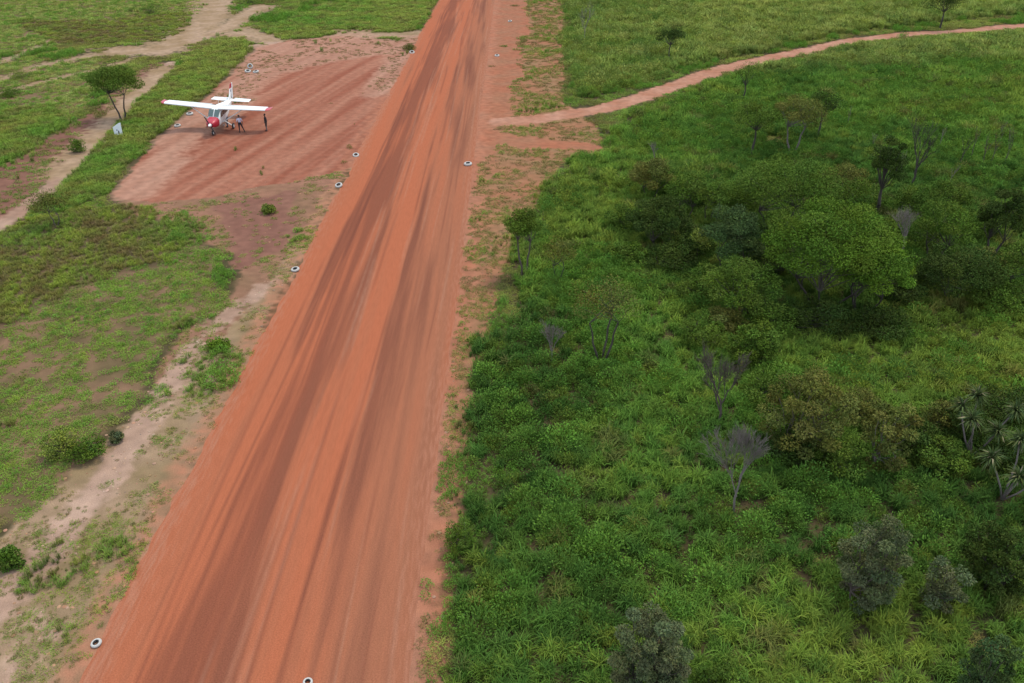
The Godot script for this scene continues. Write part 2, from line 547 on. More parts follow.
var keep_clear := []      # [x, z, radius] of things that stand on the ground
func scatter() -> void:
	var lush := Color(0.128, 0.250, 0.036)
	var yell := Color(0.19, 0.245, 0.036)
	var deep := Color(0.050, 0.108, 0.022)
	var pale := Color(0.29, 0.32, 0.085)  # light yellow green; also carries the painted brightness of the far field
	var brown := Color(0.15, 0.115, 0.045)
	var straw := Color(0.27, 0.20, 0.085)
	var z := 2.0
	while z > -205.0:
		var d := -z
		var step := clampf(0.19 + d * 0.0026, 0.25, 0.62)
		var half := 24.0 + d * 0.60
		var x := -minf(half, 114.0)
		while x < minf(half, 114.0):
			var px := x + rng.randf() * step
			var pz := z - rng.randf() * step
			x += step
			if px > RUN_L - 0.1 and px < RUN_R + 0.15: continue
			if sd_road(px, pz) > -0.08 or sd_track(px, pz) > -0.05: continue
			var big := maxf(step / 0.30, 0.85)
			var n1 := n_lo.get_noise_2d(px, pz)
			var n2 := n_mid.get_noise_2d(px * 2.0, pz * 2.0)
			var n3 := n_hi.get_noise_2d(px, pz)
			var tall := at("tall", px, pz)
			var p := Vector3(px, height(px, pz) - 0.02, pz)
			var blocked := false
			for kc in keep_clear:
				if absf(px - kc[0]) < kc[2] and absf(pz - kc[1]) < kc[2]:
					blocked = true
					break
			if blocked: continue
			if at("spur", px, pz) + n2 * 0.5 + n3 * 0.4 > 0.6 and tall < 0.5: continue
			if tall + (n2 * 0.7 + n3 * 0.5) * 0.9 + n1 * 0.3 > 0.5:
				var t := clampf(0.5 + n1 * 0.9 + n2 * 0.5, 0.0, 1.0)
				var col := lush.lerp(yell, clampf((t - 0.5) * 1.5, 0.0, 0.8)).lerp(deep, clampf((0.48 - t) * 1.9, 0.0, 0.9))
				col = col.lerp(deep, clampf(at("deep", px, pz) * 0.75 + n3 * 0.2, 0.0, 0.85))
				col = col.lerp(yell, clampf(at("gold", px, pz) * 0.7 + n2 * 0.2, 0.0, 0.75) * float(at("gold", px, pz) > 0.05))
				if n3 + n2 * 0.6 > 0.46: col = col.lerp(brown, 0.6)
				var far := clampf(at("palegrass_lit", px, pz) * 1.3 + n1 * 0.35 - 0.15, 0.0, 1.0)
				col = col.lerp(pale, far * clampf(0.62 + n2 * 0.6 + n3 * 0.3, 0.0, 0.9))  # lifts far grass colour, standing in for brighter light there
				var wx := px + n_hi.get_noise_2d(px * 0.6, pz * 0.6) * 0.5
				var mound := clampf((-n_cell.get_noise_2d(wx, pz) - 0.3) / 0.6, 0.0, 1.0)
				var cv := n_val.get_noise_2d(wx, pz)
				col = vary(col.lerp(yell if cv > 0.0 else deep, absf(cv) * 0.6), 0.18)
				var low := mound < 0.36 and rng.randf() < 0.7
				var hs := (0.32 + mound * 0.90 + n2 * 0.25 + rng.randf() * 0.25) * clampf(tall * 1.1, 0.45, 1.0)
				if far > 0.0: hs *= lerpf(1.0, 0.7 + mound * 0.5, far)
				if low:
					hs *= 0.5
					col = col.lerp(brown, 0.25)
				var forb := cv * 0.3 + n_mid.get_noise_2d(px * 1.3 + 500.0, pz * 1.3) + at("forbs", px, pz) * 0.5
				if forb > 0.16 + rng.randf() * 0.3:
					add_copy("undergrowth", rng.randi() % 3, p, Vector3(1.15, 1.1, 1.15) * big * hs, col)
					if rng.randf() < 0.055 + far * 0.05:
						var bs := rng.randf_range(0.7, 1.5)
						add_copy("undergrowth", 3, p, Vector3(bs, bs * rng.randf_range(0.7, 1.0), bs), vary(lush.lerp(deep, rng.randf() * 0.8).lerp(pale, far * 0.25), 0.15))
				else:
					add_copy("tall_grass", rng.randi() % 4, p, Vector3(big, clampf(big, 0.9, 1.5), big) * hs, col)
				continue
			var belt := at("belt", px, pz)
			var lawn := at("lawn", px, pz)
			var olive := at("olive", px, pz)
			var dry := at("dry", px, pz)
			var verge := maxf(at("verge", px, pz), at("bare", px, pz))
			var sa := sd_apron(px, pz) + n3 * 0.25 + n2 * 0.2
			if sa > -0.05:
				# a few dry tufts and clods on the bare apron, mostly on its sandy far end
				var patch := at("paleapron", px, pz) * 0.5 + n2 * 0.6 + n3 * 0.3
				if pz < -92.0 and patch > 0.42 and rng.randf() < 0.5:
					add_copy("short_grass", rng.randi() % 3, p, Vector3(1, 1.2, 1) * big * rng.randf_range(0.3, 0.7), vary(straw.lerp(brown, rng.randf()), 0.2))
				elif rng.randf() < 0.05 and Vector2(px, pz).distance_to(PLANE) > 6.0:
					var cs := rng.randf_range(0.02, 0.06)
					add_copy("soil_clods", rng.randi() % 3, p + Vector3(0, 0.02, 0), Vector3(cs, cs * 0.7, cs), vary(Color(0.28, 0.13, 0.085), 0.3))
				continue
			if at("maroon", px, pz) + n2 * 0.4 > 0.5 and rng.randf() < 0.75: continue
			var sand := at("sand", px, pz)
			var open := maxf(maxf(verge, sand), dry)
			if open > 0.3 and d < 110.0:
				for q in 2:
					var ox := px + rng.randf_range(-0.3, 0.3)
					var oz := pz + rng.randf_range(-0.3, 0.3)
					if ox > RUN_L - 0.2 and ox < RUN_R + 0.2: continue
					if rng.randf() < 0.30 + n3 * 0.8:
						var s := rng.randf_range(0.5, 1.0) * (0.05 if rng.randf() < 0.85 else 0.11)
						add_copy("soil_clods", rng.randi() % 3, Vector3(ox, height(ox, oz) - s * 0.2, oz), Vector3(s, s * 0.7, s), vary(Color(0.23, 0.13, 0.08).lerp(Color(0.33, 0.23, 0.165), sand), 0.3))
					if rng.randf() < 0.16 + n2 * 0.5 + n3 * 0.4:
						var w := rng.randf_range(0.16, 0.42)
						add_copy("short_grass", rng.randi() % 3, Vector3(ox, height(ox, oz) - 0.01, oz), Vector3(w, w * 2.0, w), vary(brown.lerp(lush, rng.randf() * 0.8).lerp(straw, rng.randf() * 0.5), 0.25))
			if belt + n2 * 0.35 > 0.5:
				var col := yell.lerp(pale, 0.3).lerp(lush, clampf(0.35 + n1 + n2 * 0.9, 0, 1)).lerp(brown, clampf(n3 * 1.2 + 0.1, 0.0, 0.6))
				add_copy("meadow_grass", rng.randi() % 3, p, Vector3(big, clampf(big, 0.8, 1.2), big) * (0.65 + rng.randf() * 0.5), vary(col, 0.2))
			elif olive + n2 * 0.9 + n3 * 0.3 > 0.5:
				if rng.randf() < 0.85:
					add_copy("meadow_grass", rng.randi() % 3, p, Vector3(big, 0.9, big) * (0.55 + rng.randf() * 0.5), vary(brown.lerp(yell, clampf(0.6 + n3 + n1 * 0.5, 0.0, 1.0)).lerp(lush, clampf(n2, 0.0, 0.6)), 0.2))
			elif at("faint", px, pz) + n2 * 0.4 + n3 * 0.3 > 0.5 and rng.randf() < 0.85:
				continue
			elif lawn + n2 * 0.7 + n3 * 0.2 > 0.42:
				var plant := clampf((-n_cell.get_noise_2d(px * 0.75, pz * 0.75) - 0.3) / 0.6, 0.0, 1.0)
				if rng.randf() < (0.55 + n3 * 0.8 + n2 * 0.9 - sand * 0.7 + plant * 0.6) * clampf(lawn * 1.5, 0.3, 1.0):
					var far := at("palegrass_lit", px, pz)
					var col := lush.lerp(yell, clampf(0.4 + n1 * 1.1 + n3 * 0.3, 0.0, 1.0)).lerp(pale, far * clampf(0.7 + n2, 0.0, 0.9))  # same painted brightening on the far turf
					if n3 < -0.25: col = col.lerp(brown, 0.5)
					if n3 * 0.6 + n2 * 0.5 + plant > 0.72 and rng.randf() < 0.7:
						add_copy("undergrowth", rng.randi() % 3, p, Vector3(1, 0.7, 1) * big * (0.4 + rng.randf() * 0.45), vary(lush, 0.25))
					else:
						add_copy("short_grass", rng.randi() % 3, p, Vector3(1, 1, 1) * big * (0.7 + rng.randf() * 0.5), vary(col, 0.22))
			elif dry + n2 * 0.4 > 0.45:
				if rng.randf() < 0.55 + n3 * 0.9 + n2 * 0.4:
					add_copy("short_grass", rng.randi() % 3, p, Vector3(1, 1, 1) * big * (0.5 + rng.randf() * 0.5), vary(straw.lerp(brown, rng.randf()).lerp(yell, clampf(n2 + 0.35, 0.0, 1.0)), 0.2))
				elif n2 > 0.05 and rng.randf() < 0.22:
					add_copy("undergrowth", rng.randi() % 3, p, Vector3(1, 0.8, 1) * big * (0.4 + rng.randf() * 0.4), vary(lush, 0.25))
			elif verge + n2 * 0.4 > 0.45:
				if rng.randf() < 0.42 + n3 * 1.1 + n2 * 0.8 - sand * 0.55:
					add_copy("short_grass", rng.randi() % 3, p, Vector3(1, 1, 1) * big * (0.45 + rng.randf() * 0.5), vary(straw.lerp(yell, clampf(0.35 + n2 * 1.6, 0.0, 1.0)).lerp(lush, clampf(n3 * 1.2, 0.0, 0.7)), 0.22))
			else:
				# open savanna turf
				if verge > 0.12 or at("apron", px, pz) > 0.1: continue
				if at("faint", px, pz) + n2 * 0.4 + n3 * 0.3 > 0.5: continue
				if rng.randf() < 0.85 - sand:
					var col := yell.lerp(pale, 0.4).lerp(lush, clampf(0.2 + n1 * 1.3, 0.0, 1.0)).lerp(brown, clampf(0.25 - n2 * 1.2 + n3 * 0.5, 0.0, 0.8))
					if n_mid.get_noise_2d(px * 1.5 - 300.0, pz * 1.5) > 0.22:
						add_copy("undergrowth", rng.randi() % 3, p, Vector3(1, 0.9, 1) * big * (0.55 + rng.randf() * 0.4), vary(lush, 0.25))
					else:
						add_copy("short_grass", rng.randi() % 3, p, Vector3(1, 1, 1) * big * (0.8 + rng.randf() * 0.5), vary(col, 0.2))
		z -= step
	var shapes := {}
	for q in 4: shapes["tall_grass/%d" % q] = grass_tuft(52, 0.36, 0.70, 0.019, 0.7)
	for q in 3: shapes["meadow_grass/%d" % q] = grass_tuft(44, 0.38, 0.42, 0.017, 0.7)
	for q in 3: shapes["short_grass/%d" % q] = grass_tuft(54, 0.55, 0.13, 0.018, 1.1)
	for q in 3: shapes["undergrowth/%d" % q] = forb_clump(110, 0.30, 0.52, 0.085)
	shapes["undergrowth/3"] = forb_clump(620, 0.72, 1.05, 0.085)
	for q in 3:
		var sp := Acc.new()
		var ring := 6
		for r in 3:
			for k in ring:
				var f := func(rr, kk) -> Vector3:
					var ph: float = PI * rr / 3.0
					var an: float = TAU * (kk % ring) / ring
					var j: float = 0.75 + 0.4 * absf(sin(rr * 7.1 + (kk % ring) * 3.7 + q * 2.3))
					return Vector3(sin(ph) * cos(an), cos(ph), sin(ph) * sin(an)) * (j if rr % 3 else 0.8)
				var a: Vector3 = f.call(r, k)
				var b: Vector3 = f.call(r + 1, k)
				var c: Vector3 = f.call(r + 1, k + 1)
				var e: Vector3 = f.call(r, k + 1)
				sp.quad(a, b, c, e, (a + b + c + e).normalized(), Color.WHITE)
		shapes["soil_clods/%d" % q] = sp.mesh()
	var words := {
		"soil_clods": ["crumbled clods of earth on the sandy verges", "soil"],
		"tall_grass": ["tall green savanna grass right of the airstrip", "grass"],
		"meadow_grass": ["knee high olive and yellow grass between track and apron", "grass"],
		"short_grass": ["short sparse turf on the open soil", "turf"],
		"undergrowth": ["low leafy green undergrowth among the grass", "undergrowth"]}
	var gm := mat("grass", Color.WHITE, 1.0, true, 0.2)
	gm.metallic_specular = 0.08
	for kind in words:
		var root := Node3D.new()
		root.name = kind
		add_child(root)
		tag(root, words[kind][0], words[kind][1], "", "stuff")
		for q in 4:
			var key := "%s/%d" % [kind, q]
			if not kinds.has(key): continue
			var mm := MultiMesh.new()
			mm.transform_format = MultiMesh.TRANSFORM_3D
			mm.use_colors = true
			mm.mesh = shapes[key]
			mm.instance_count = kinds[key][0].size()
			for c in mm.instance_count:
				mm.set_instance_transform(c, kinds[key][0][c])
				mm.set_instance_color(c, kinds[key][1][c])
			var o := MultiMeshInstance3D.new()
			o.name = "tufts"
			o.multimesh = mm
			o.material_override = gm
			o.set_meta("kind", "stuff")
			root.add_child(o, true)
		print(kind)

# ---------------------------------------------------------------- trees
func trunk_wood(a: Acc, from: Vector3, to: Vector3, r0: float, r1: float, bends: int, wob: float, sides := 6) -> void:
	var p := from
	var r := r0
	for q in bends:
		var t := float(q + 1) / bends
		var nx := from.lerp(to, t)
		if q < bends - 1: nx += rdir() * wob * Vector3(1, 0.3, 1)
		var rr := lerpf(r0, r1, t)
		a.tube(p, r, nx, rr, sides)
		p = nx
		r = rr

func leaf_ball(a: Acc, c: Vector3, rad: Vector3, count: int, ll: float, col: Color, flat: float) -> void:
	for q in count:
		var d := rdir()
		var k := pow(rng.randf(), 0.28)
		var p := c + d * rad * k * rng.randf_range(0.85, 1.12)
		var dir := (d * 0.8 + rdir() * 0.7 + Vector3(0, -0.15, 0)).normalized()
		var nn := (d * 0.9 + rdir() * 0.5 + Vector3.UP * flat * 0.7).normalized()
		var side := nn.cross(dir)
		if side.length() < 0.1: continue
		a.leaf(p, dir, side.normalized(), ll * rng.randf_range(0.7, 1.35), ll * rng.randf_range(0.45, 0.65), vary(col, 0.22))

# crown spec: x, z base; h total height; w crown width; low = crown bottom share; clumps; leaf colour; dens leaves per clump
func tree(called: String, x: float, z: float, h: float, w: float, low: float, clumps: int, dens: int, ll: float, col: Color, bark: String, label: String, cat: String, group := "", stems := 1, gap := 0.0, lean := Vector2.ZERO) -> Node3D:
	var t := thing(called, Vector3(x, height(x, z) - 0.05, z), 0.0, label, cat, group)
	var wood := Acc.new()
	var leaves := Acc.new()
	var fork := []
	for s in stems:
		var an := TAU * s / stems + (rng.randf() * 1.5 if stems > 2 else 0.3)
		var sp := 0.0 if stems == 1 else w * (0.16 if stems > 2 else 0.12)
		var b := Vector3(cos(an) * sp * 0.35, 0, sin(an) * sp * 0.35)
		var e := Vector3(cos(an) * sp * 1.4 + lean.x, h * lerpf(low, 0.62, 0.35), sin(an) * sp * 1.4 + lean.y)
		var r := maxf(0.035, h * 0.017) / sqrt(stems)
		trunk_wood(wood, b, e, r * 1.5, r * 0.8, 4, h * 0.02)
		fork.append([e, r * 0.8])
	var cr := w * 0.5
	var ch := h * (1.0 - low) * 0.5
	var cc := Vector3(lean.x, h * low + ch, lean.y)
	var ctr := []
	for q in clumps:
		# lobes spread over the crown's shell, each kept apart from the others
		var p := cc
		var far := -1.0
		for trial in 10:
			var d := rdir()
			if gap > 0.0 and d.y < -0.15: d.y = -d.y
			d = d.normalized()
			var c := cc + d * Vector3(cr, ch, cr) * (rng.randf_range(0.60, 0.90) if q % 5 else rng.randf_range(0.2, 0.6))
			var near := 1e9
			for o: Vector3 in ctr: near = minf(near, c.distance_to(o))
			if near > far:
				far = near
				p = c
		p.y = maxf(p.y, 0.12)
		ctr.append(p)
		var f = fork[rng.randi() % fork.size()]
		trunk_wood(wood, f[0], p, f[1] * 0.55, 0.012, 3, 0.12, 4)
		var br := cr * sqrt(1.7 / clumps) * rng.randf_range(0.7, 1.2)
		leaf_ball(leaves, p, Vector3(br * 1.15, br * rng.randf_range(0.62, 0.85), br * 1.15), int(dens * 1.35 * rng.randf_range(0.7, 1.2)), ll, vary(col, 0.24), 0.5)
	part("trunk", wood.mesh(), M[bark], t)
	part("crown", leaves.mesh(), M["leaf"], t)
	keep_clear.append([x, z, 0.25])
	return t

func twig(a: Acc, p: Vector3, dir: Vector3, ln: float, r: float, depth: int, spread: float) -> void:
	var e := p + dir * ln
	var mid := p.lerp(e, 0.5) + rdir() * ln * 0.06
	a.tube(p, r, mid, r * 0.85, 4 if depth > 1 else 3)
	a.tube(mid, r * 0.85, e, r * 0.65, 4 if depth > 1 else 3)
	if depth == 0: return
	for q in rng.randi_range(3, 4):
		var nd := (dir + rdir() * spread + Vector3.UP * 0.18).normalized()
		twig(a, p.lerp(e, rng.randf_range(0.55, 1.0)), nd, ln * rng.randf_range(0.6, 0.85), maxf(r * 0.52, 0.0045), depth - 1, spread)
func bare_tree(called: String, x: float, z: float, h: float, depth: int, spread: float, bark: String, label: String, cat: String, group := "", leafy := 0, lcol := Color.WHITE, rad := 0.05) -> Node3D:
	var t := thing(called, Vector3(x, height(x, z) - 0.05, z), rng.randf() * TAU, label, cat, group)
	var a := Acc.new()
	twig(a, Vector3.ZERO, (Vector3.UP + rdir() * 0.08).normalized(), h * 0.36, rad, depth, spread)
	part("trunk", a.mesh(), M[bark], t)
	if leafy > 0:
		var l := Acc.new()
		for q in leafy:
			var p: Vector3 = a.v[rng.randi_range(a.v.size() / 3, a.v.size() - 1)]
			l.leaf(p, (rdir() + Vector3.UP * 0.3).normalized(), rdir(), 0.16, 0.07, vary(lcol, 0.3))
		part("crown", l.mesh(), M["leaf"], t)
	keep_clear.append([x, z, 0.2])
	return t
func pandanus(x: float, z: float, h: float, label: String) -> void:
	var t := thing("screw_pine", Vector3(x, height(x, z) - 0.05, z), rng.randf() * TAU, label, "tree", "spiky leaved trees")
	var wood := Acc.new()
	var l := Acc.new()
	for s in 5:
		var an := TAU * s / 5.0 + rng.randf()
		var e := Vector3(cos(an) * h * 0.33, h * rng.randf_range(0.6, 0.9), sin(an) * h * 0.33)
		trunk_wood(wood, Vector3.ZERO, e, 0.045, 0.03, 3, 0.12)
		for q in 110:
			var d := (rdir() + Vector3.UP * 0.45).normalized()
			var side := d.cross(Vector3.UP).normalized()
			var ln := rng.randf_range(0.4, 0.8)
			var m1 := e + d * ln * 0.55
			var tip := m1 + (d + Vector3.DOWN * 0.7).normalized() * ln * 0.45
			var col := vary(Color(0.06, 0.085, 0.03), 0.3) if rng.randf() < 0.94 else Color(0.20, 0.18, 0.11)
			var nn := side.cross(d).normalized()
			if nn.y < 0: nn = -nn
			l.quad(e - side * 0.025, e + side * 0.025, m1 + side * 0.03, m1 - side * 0.03, nn, col)
			l.tri(m1 - side * 0.03, m1 + side * 0.03, tip, nn, col)
	part("trunk", wood.mesh(), M["bark_grey"], t)
	part("crown", l.mesh(), M["leaf"], t)
	keep_clear.append([x, z, 0.3])

func trees() -> void:
	tree("acacia", -42.09, -86.06, 5.54, 5.93, 0.42, 28, 390, 0.136, Color(0.068, 0.112, 0.018), "bark_dark", "flat topped acacia on two dark stems beside the dirt track behind the white board", "tree", "small savanna trees", 2, 1.0, Vector2(0, 0))
	tree("savanna_tree", 0.79, -48.45, 4.67, 2.63, 0.5, 20, 390, 0.104, Color(0.068, 0.112, 0.018), "bark_brown", "slender dark green tree at the edge of the airstrip's dry verge", "tree", "small savanna trees", 2, 1.0, Vector2(0, 0))
	tree("savanna_tree", 4.92, -37.21, 4.98, 3.54, 0.52, 13, 195, 0.096, Color(0.1, 0.108, 0.026), "bark_dark", "tall thin tree with loose olive crown standing alone in grass near the airstrip", "tree", "small savanna trees", 3, 1.0, Vector2(0, 0))
	tree("savanna_tree", 3.06, -47.26, 3.17, 2.22, 0.25, 10, 169, 0.096, Color(0.1, 0.108, 0.026), "bark_dark", "small olive tree just behind the slender verge tree", "tree", "small savanna trees", 2, 1.0, Vector2(0, 0))
	tree("savanna_tree", 21.7, -114.36, 4.83, 3.69, 0.38, 13, 299, 0.128, Color(0.038, 0.06, 0.014), "bark_dark", "small round dark tree alone beyond the dirt road", "tree", "small savanna trees", 1, 1.0, Vector2(0, 0))
	tree("savanna_tree", 26.85, -93.55, 4.48, 2.97, 0.3, 11, 156, 0.112, Color(0.068, 0.112, 0.018), "bark_dark", "thin upright tree on the near edge of the dirt road", "tree", "small savanna trees", 1, 1.0, Vector2(0, 0))
	tree("savanna_tree", 22.5, -72.92, 5.02, 4.23, 0.45, 18, 299, 0.12, Color(0.068, 0.112, 0.018), "bark_dark", "spreading tree with ragged two lobed crown, below the dirt road", "tree", "small savanna trees", 1, 1.0, Vector2(0, 0))
	tree("savanna_tree", 26.39, -73.51, 5.50, 4.62, 0.45, 22, 299, 0.12, Color(0.1, 0.108, 0.026), "bark_grey", "yellow olive domed tree on a grey trunk, partner of the ragged tree", "tree", "small savanna trees", 2, 1.0, Vector2(0, 0))
	tree("savanna_tree", 30.55, -78.53, 4.91, 3.33, 0.35, 11, 221, 0.12, Color(0.038, 0.06, 0.014), "bark_dark", "dark thin tree close behind the yellow olive domed tree", "tree", "small savanna trees", 1, 1.0, Vector2(0, 0))
	tree("savanna_tree", 71.22, -140.36, 6.43, 6.89, 0.3, 17, 338, 0.144, Color(0.038, 0.06, 0.014), "bark_dark", "broad dark tree beyond the far bend of the dirt road", "tree", "small savanna trees", 1, 1.0, Vector2(0, 0))
	tree("savanna_tree", 28.34, -58.28, 6.79, 2.57, 0.2, 20, 286, 0.12, Color(0.038, 0.06, 0.014), "bark_dark", "tall narrow dark tree behind the large round thicket tree", "tree", "trees of the dense thicket", 1, 1.0, Vector2(0, 0))
	tree("thicket_tree", 19.42, -43.67, 7.01, 8.73, 0.12, 59, 546, 0.12, Color(0.074, 0.128, 0.017), "bark_dark", "largest round tree of the thicket, broad olive green dome", "tree", "trees of the dense thicket", 4, 1.0, Vector2(0, 0))
	tree("thicket_tree", 21.33, -42.65, 5.19, 4.64, 0.15, 30, 546, 0.112, Color(0.1, 0.175, 0.02), "bark_dark", "bright green rounded tree growing against the largest thicket tree", "tree", "trees of the dense thicket", 3, 1.0, Vector2(0, 0))
	tree("thicket_tree", 18.7, -45.83, 2.98, 1.91, 0.2, 10, 338, 0.104, Color(0.1, 0.175, 0.02), "bark_dark", "small bright tree in front of the largest thicket tree's shaded base", "tree", "trees of the dense thicket", 1, 1.0, Vector2(0, 0))
	tree("thicket_tree", 19.83, -54.8, 6.25, 7.50, 0.15, 39, 416, 0.12, Color(0.068, 0.112, 0.018), "bark_dark", "wide dark green tree behind the largest thicket tree", "tree", "trees of the dense thicket", 3, 1.0, Vector2(0, 0))
	tree("thicket_tree", 14.59, -48.3, 4.94, 4.07, 0.1, 25, 416, 0.12, Color(0.045, 0.074, 0.025), "bark_dark", "bluish dark bush tree in the heart of the thicket", "tree", "trees of the dense thicket", 3, 1.0, Vector2(0, 0))
	tree("thicket_tree", 10.44, -52.66, 3.95, 4.38, 0.05, 27, 416, 0.12, Color(0.038, 0.06, 0.014), "bark_dark", "dark low tree at the thicket's edge towards the airstrip", "tree", "trees of the dense thicket", 3, 1.0, Vector2(0, 0))
	tree("thicket_tree", 11.25, -61.68, 3.70, 3.54, 0.15, 18, 312, 0.12, Color(0.1, 0.108, 0.026), "bark_dark", "olive rounded tree at the thicket's far corner", "tree", "trees of the dense thicket", 2, 1.0, Vector2(0, 0))
	tree("thicket_tree", 13.32, -57.48, 4.01, 3.03, 0.15, 15, 260, 0.12, Color(0.068, 0.112, 0.018), "bark_dark", "mid green tree between the olive corner tree and the sapling", "tree", "trees of the dense thicket", 2, 1.0, Vector2(0, 0))
	tree("thicket_tree", 15.12, -56.69, 3.97, 3.00, 0.25, 13, 208, 0.12, Color(0.068, 0.112, 0.018), "bark_dark", "loose crowned tree with visible stems in the middle of the thicket", "tree", "trees of the dense thicket", 3, 1.0, Vector2(0, 0))
	tree("sapling", 12.88, -50.32, 2.84, 1.37, 0.15, 9, 117, 0.12, Color(0.13, 0.165, 0.03), "bark_brown", "pale yellow green sapling before the dark thicket", "tree", "trees of the dense thicket", 1, 1.0, Vector2(0, 0))
	tree("thicket_tree", 13.71, -42.4, 3.78, 4.42, 0.05, 25, 338, 0.112, Color(0.068, 0.112, 0.018), "bark_dark", "low dark bush tree at the near foot of the thicket", "tree", "trees of the dense thicket", 3, 1.0, Vector2(0, 0))
	tree("thicket_tree", 29.28, -50.32, 4.56, 4.07, 0.1, 20, 299, 0.12, Color(0.068, 0.112, 0.018), "bark_dark", "green tree right beside the grey leafless bush", "tree", "trees of the dense thicket", 2, 1.0, Vector2(0, 0))
	tree("thicket_tree", 33.22, -50.32, 5.81, 2.83, 0.12, 20, 338, 0.12, Color(0.038, 0.06, 0.014), "bark_dark", "dark upright tree on the thicket's outer side", "tree", "trees of the dense thicket", 2, 1.0, Vector2(0, 0))
	tree("thicket_tree", 27.99, -44.46, 3.47, 5.21, 0.05, 28, 364, 0.112, Color(0.038, 0.06, 0.014), "bark_dark", "low broad dark bush tree beside the bright green tree", "tree", "trees of the dense thicket", 3, 1.0, Vector2(0, 0))
	tree("thicket_tree", 31.94, -44.73, 4.80, 3.46, 0.1, 18, 312, 0.12, Color(0.068, 0.112, 0.018), "bark_dark", "mid green tree behind the low broad bush tree", "tree", "trees of the dense thicket", 2, 1.0, Vector2(0, 0))
	tree("thicket_bush", 8.63, -55.55, 2.05, 3.15, 0.0, 27, 192, 0.12, Color(0.068, 0.112, 0.018), "bark_dark", "mid green bush crowded among the thicket's trees", "bush", "bushes of the thicket, mid green", 2, 0.0, Vector2(0, 0))
	tree("thicket_bush", 12.83, -63.04, 2.37, 3.68, 0.0, 27, 192, 0.12, Color(0.068, 0.112, 0.018), "bark_dark", "mid green bush crowded among the thicket's trees", "bush", "bushes of the thicket, mid green", 2, 0.0, Vector2(0, 0))
	tree("thicket_bush", 15.11, -60.37, 2.16, 3.36, 0.0, 27, 192, 0.12, Color(0.038, 0.06, 0.014), "bark_dark", "dark green bush crowded among the thicket's trees", "bush", "bushes of the thicket, dark green", 2, 0.0, Vector2(0, 0))
	tree("thicket_bush", 18.61, -59.52, 3.04, 3.89, 0.0, 27, 192, 0.12, Color(0.068, 0.112, 0.018), "bark_dark", "mid green bush crowded among the thicket's trees", "bush", "bushes of the thicket, mid green", 2, 0.0, Vector2(0, 0))
	tree("thicket_bush", 17.53, -52.32, 2.54, 3.86, 0.0, 27, 192, 0.12, Color(0.038, 0.06, 0.014), "bark_dark", "dark green bush crowded among the thicket's trees", "bush", "bushes of the thicket, dark green", 2, 0.0, Vector2(0, 0))
	tree("thicket_bush", 12.35, -50.98, 2.23, 3.45, 0.0, 27, 192, 0.12, Color(0.038, 0.06, 0.014), "bark_dark", "dark green bush crowded among the thicket's trees", "bush", "bushes of the thicket, dark green", 2, 0.0, Vector2(0, 0))
	tree("thicket_bush", 8.0, -50.32, 1.53, 2.58, 0.0, 27, 192, 0.12, Color(0.068, 0.112, 0.018), "bark_dark", "mid green bush crowded among the thicket's trees", "bush", "bushes of the thicket, mid green", 2, 0.0, Vector2(0, 0))
	tree("thicket_bush", 10.61, -48.75, 1.90, 3.67, 0.0, 27, 192, 0.12, Color(0.038, 0.06, 0.014), "bark_dark", "dark green bush crowded among the thicket's trees", "bush", "bushes of the thicket, dark green", 2, 0.0, Vector2(0, 0))
	tree("thicket_bush", 13.05, -45.83, 1.98, 3.66, 0.0, 27, 192, 0.12, Color(0.068, 0.112, 0.018), "bark_dark", "mid green bush crowded among the thicket's trees", "bush", "bushes of the thicket, mid green", 2, 0.0, Vector2(0, 0))
	tree("thicket_bush", 17.59, -48.15, 2.69, 3.62, 0.0, 27, 192, 0.12, Color(0.038, 0.06, 0.014), "bark_dark", "dark green bush crowded among the thicket's trees", "bush", "bushes of the thicket, dark green", 2, 0.0, Vector2(0, 0))
	tree("thicket_bush", 11.85, -44.73, 1.44, 3.14, 0.0, 27, 192, 0.12, Color(0.068, 0.112, 0.018), "bark_dark", "mid green bush crowded among the thicket's trees", "bush", "bushes of the thicket, mid green", 2, 0.0, Vector2(0, 0))
	tree("thicket_bush", 15.13, -40.95, 2.11, 3.36, 0.0, 27, 192, 0.12, Color(0.068, 0.112, 0.018), "bark_dark", "mid green bush crowded among the thicket's trees", "bush", "bushes of the thicket, mid green", 2, 0.0, Vector2(0, 0))
	tree("thicket_bush", 28.71, -53.01, 2.56, 3.91, 0.0, 27, 192, 0.12, Color(0.068, 0.112, 0.018), "bark_dark", "mid green bush crowded among the thicket's trees", "bush", "bushes of the thicket, mid green", 2, 0.0, Vector2(0, 0))
	tree("thicket_bush", 27.06, -46.68, 2.25, 3.71, 0.0, 27, 192, 0.12, Color(0.038, 0.06, 0.014), "bark_dark", "dark green bush crowded among the thicket's trees", "bush", "bushes of the thicket, dark green", 2, 0.0, Vector2(0, 0))
	tree("thicket_bush", 24.33, -44.46, 2.20, 3.10, 0.0, 27, 192, 0.12, Color(0.038, 0.06, 0.014), "bark_dark", "dark green bush crowded among the thicket's trees", "bush", "bushes of the thicket, dark green", 2, 0.0, Vector2(0, 0))
	tree("thicket_bush", 34.27, -54.07, 2.45, 3.62, 0.0, 27, 192, 0.12, Color(0.068, 0.112, 0.018), "bark_dark", "mid green bush crowded among the thicket's trees", "bush", "bushes of the thicket, mid green", 2, 0.0, Vector2(0, 0))
	tree("thicket_bush", 31.0, -47.55, 2.27, 3.75, 0.0, 27, 192, 0.12, Color(0.1, 0.108, 0.026), "bark_dark", "olive bush crowded among the thicket's trees", "bush", "bushes of the thicket, olive", 2, 0.0, Vector2(0, 0))
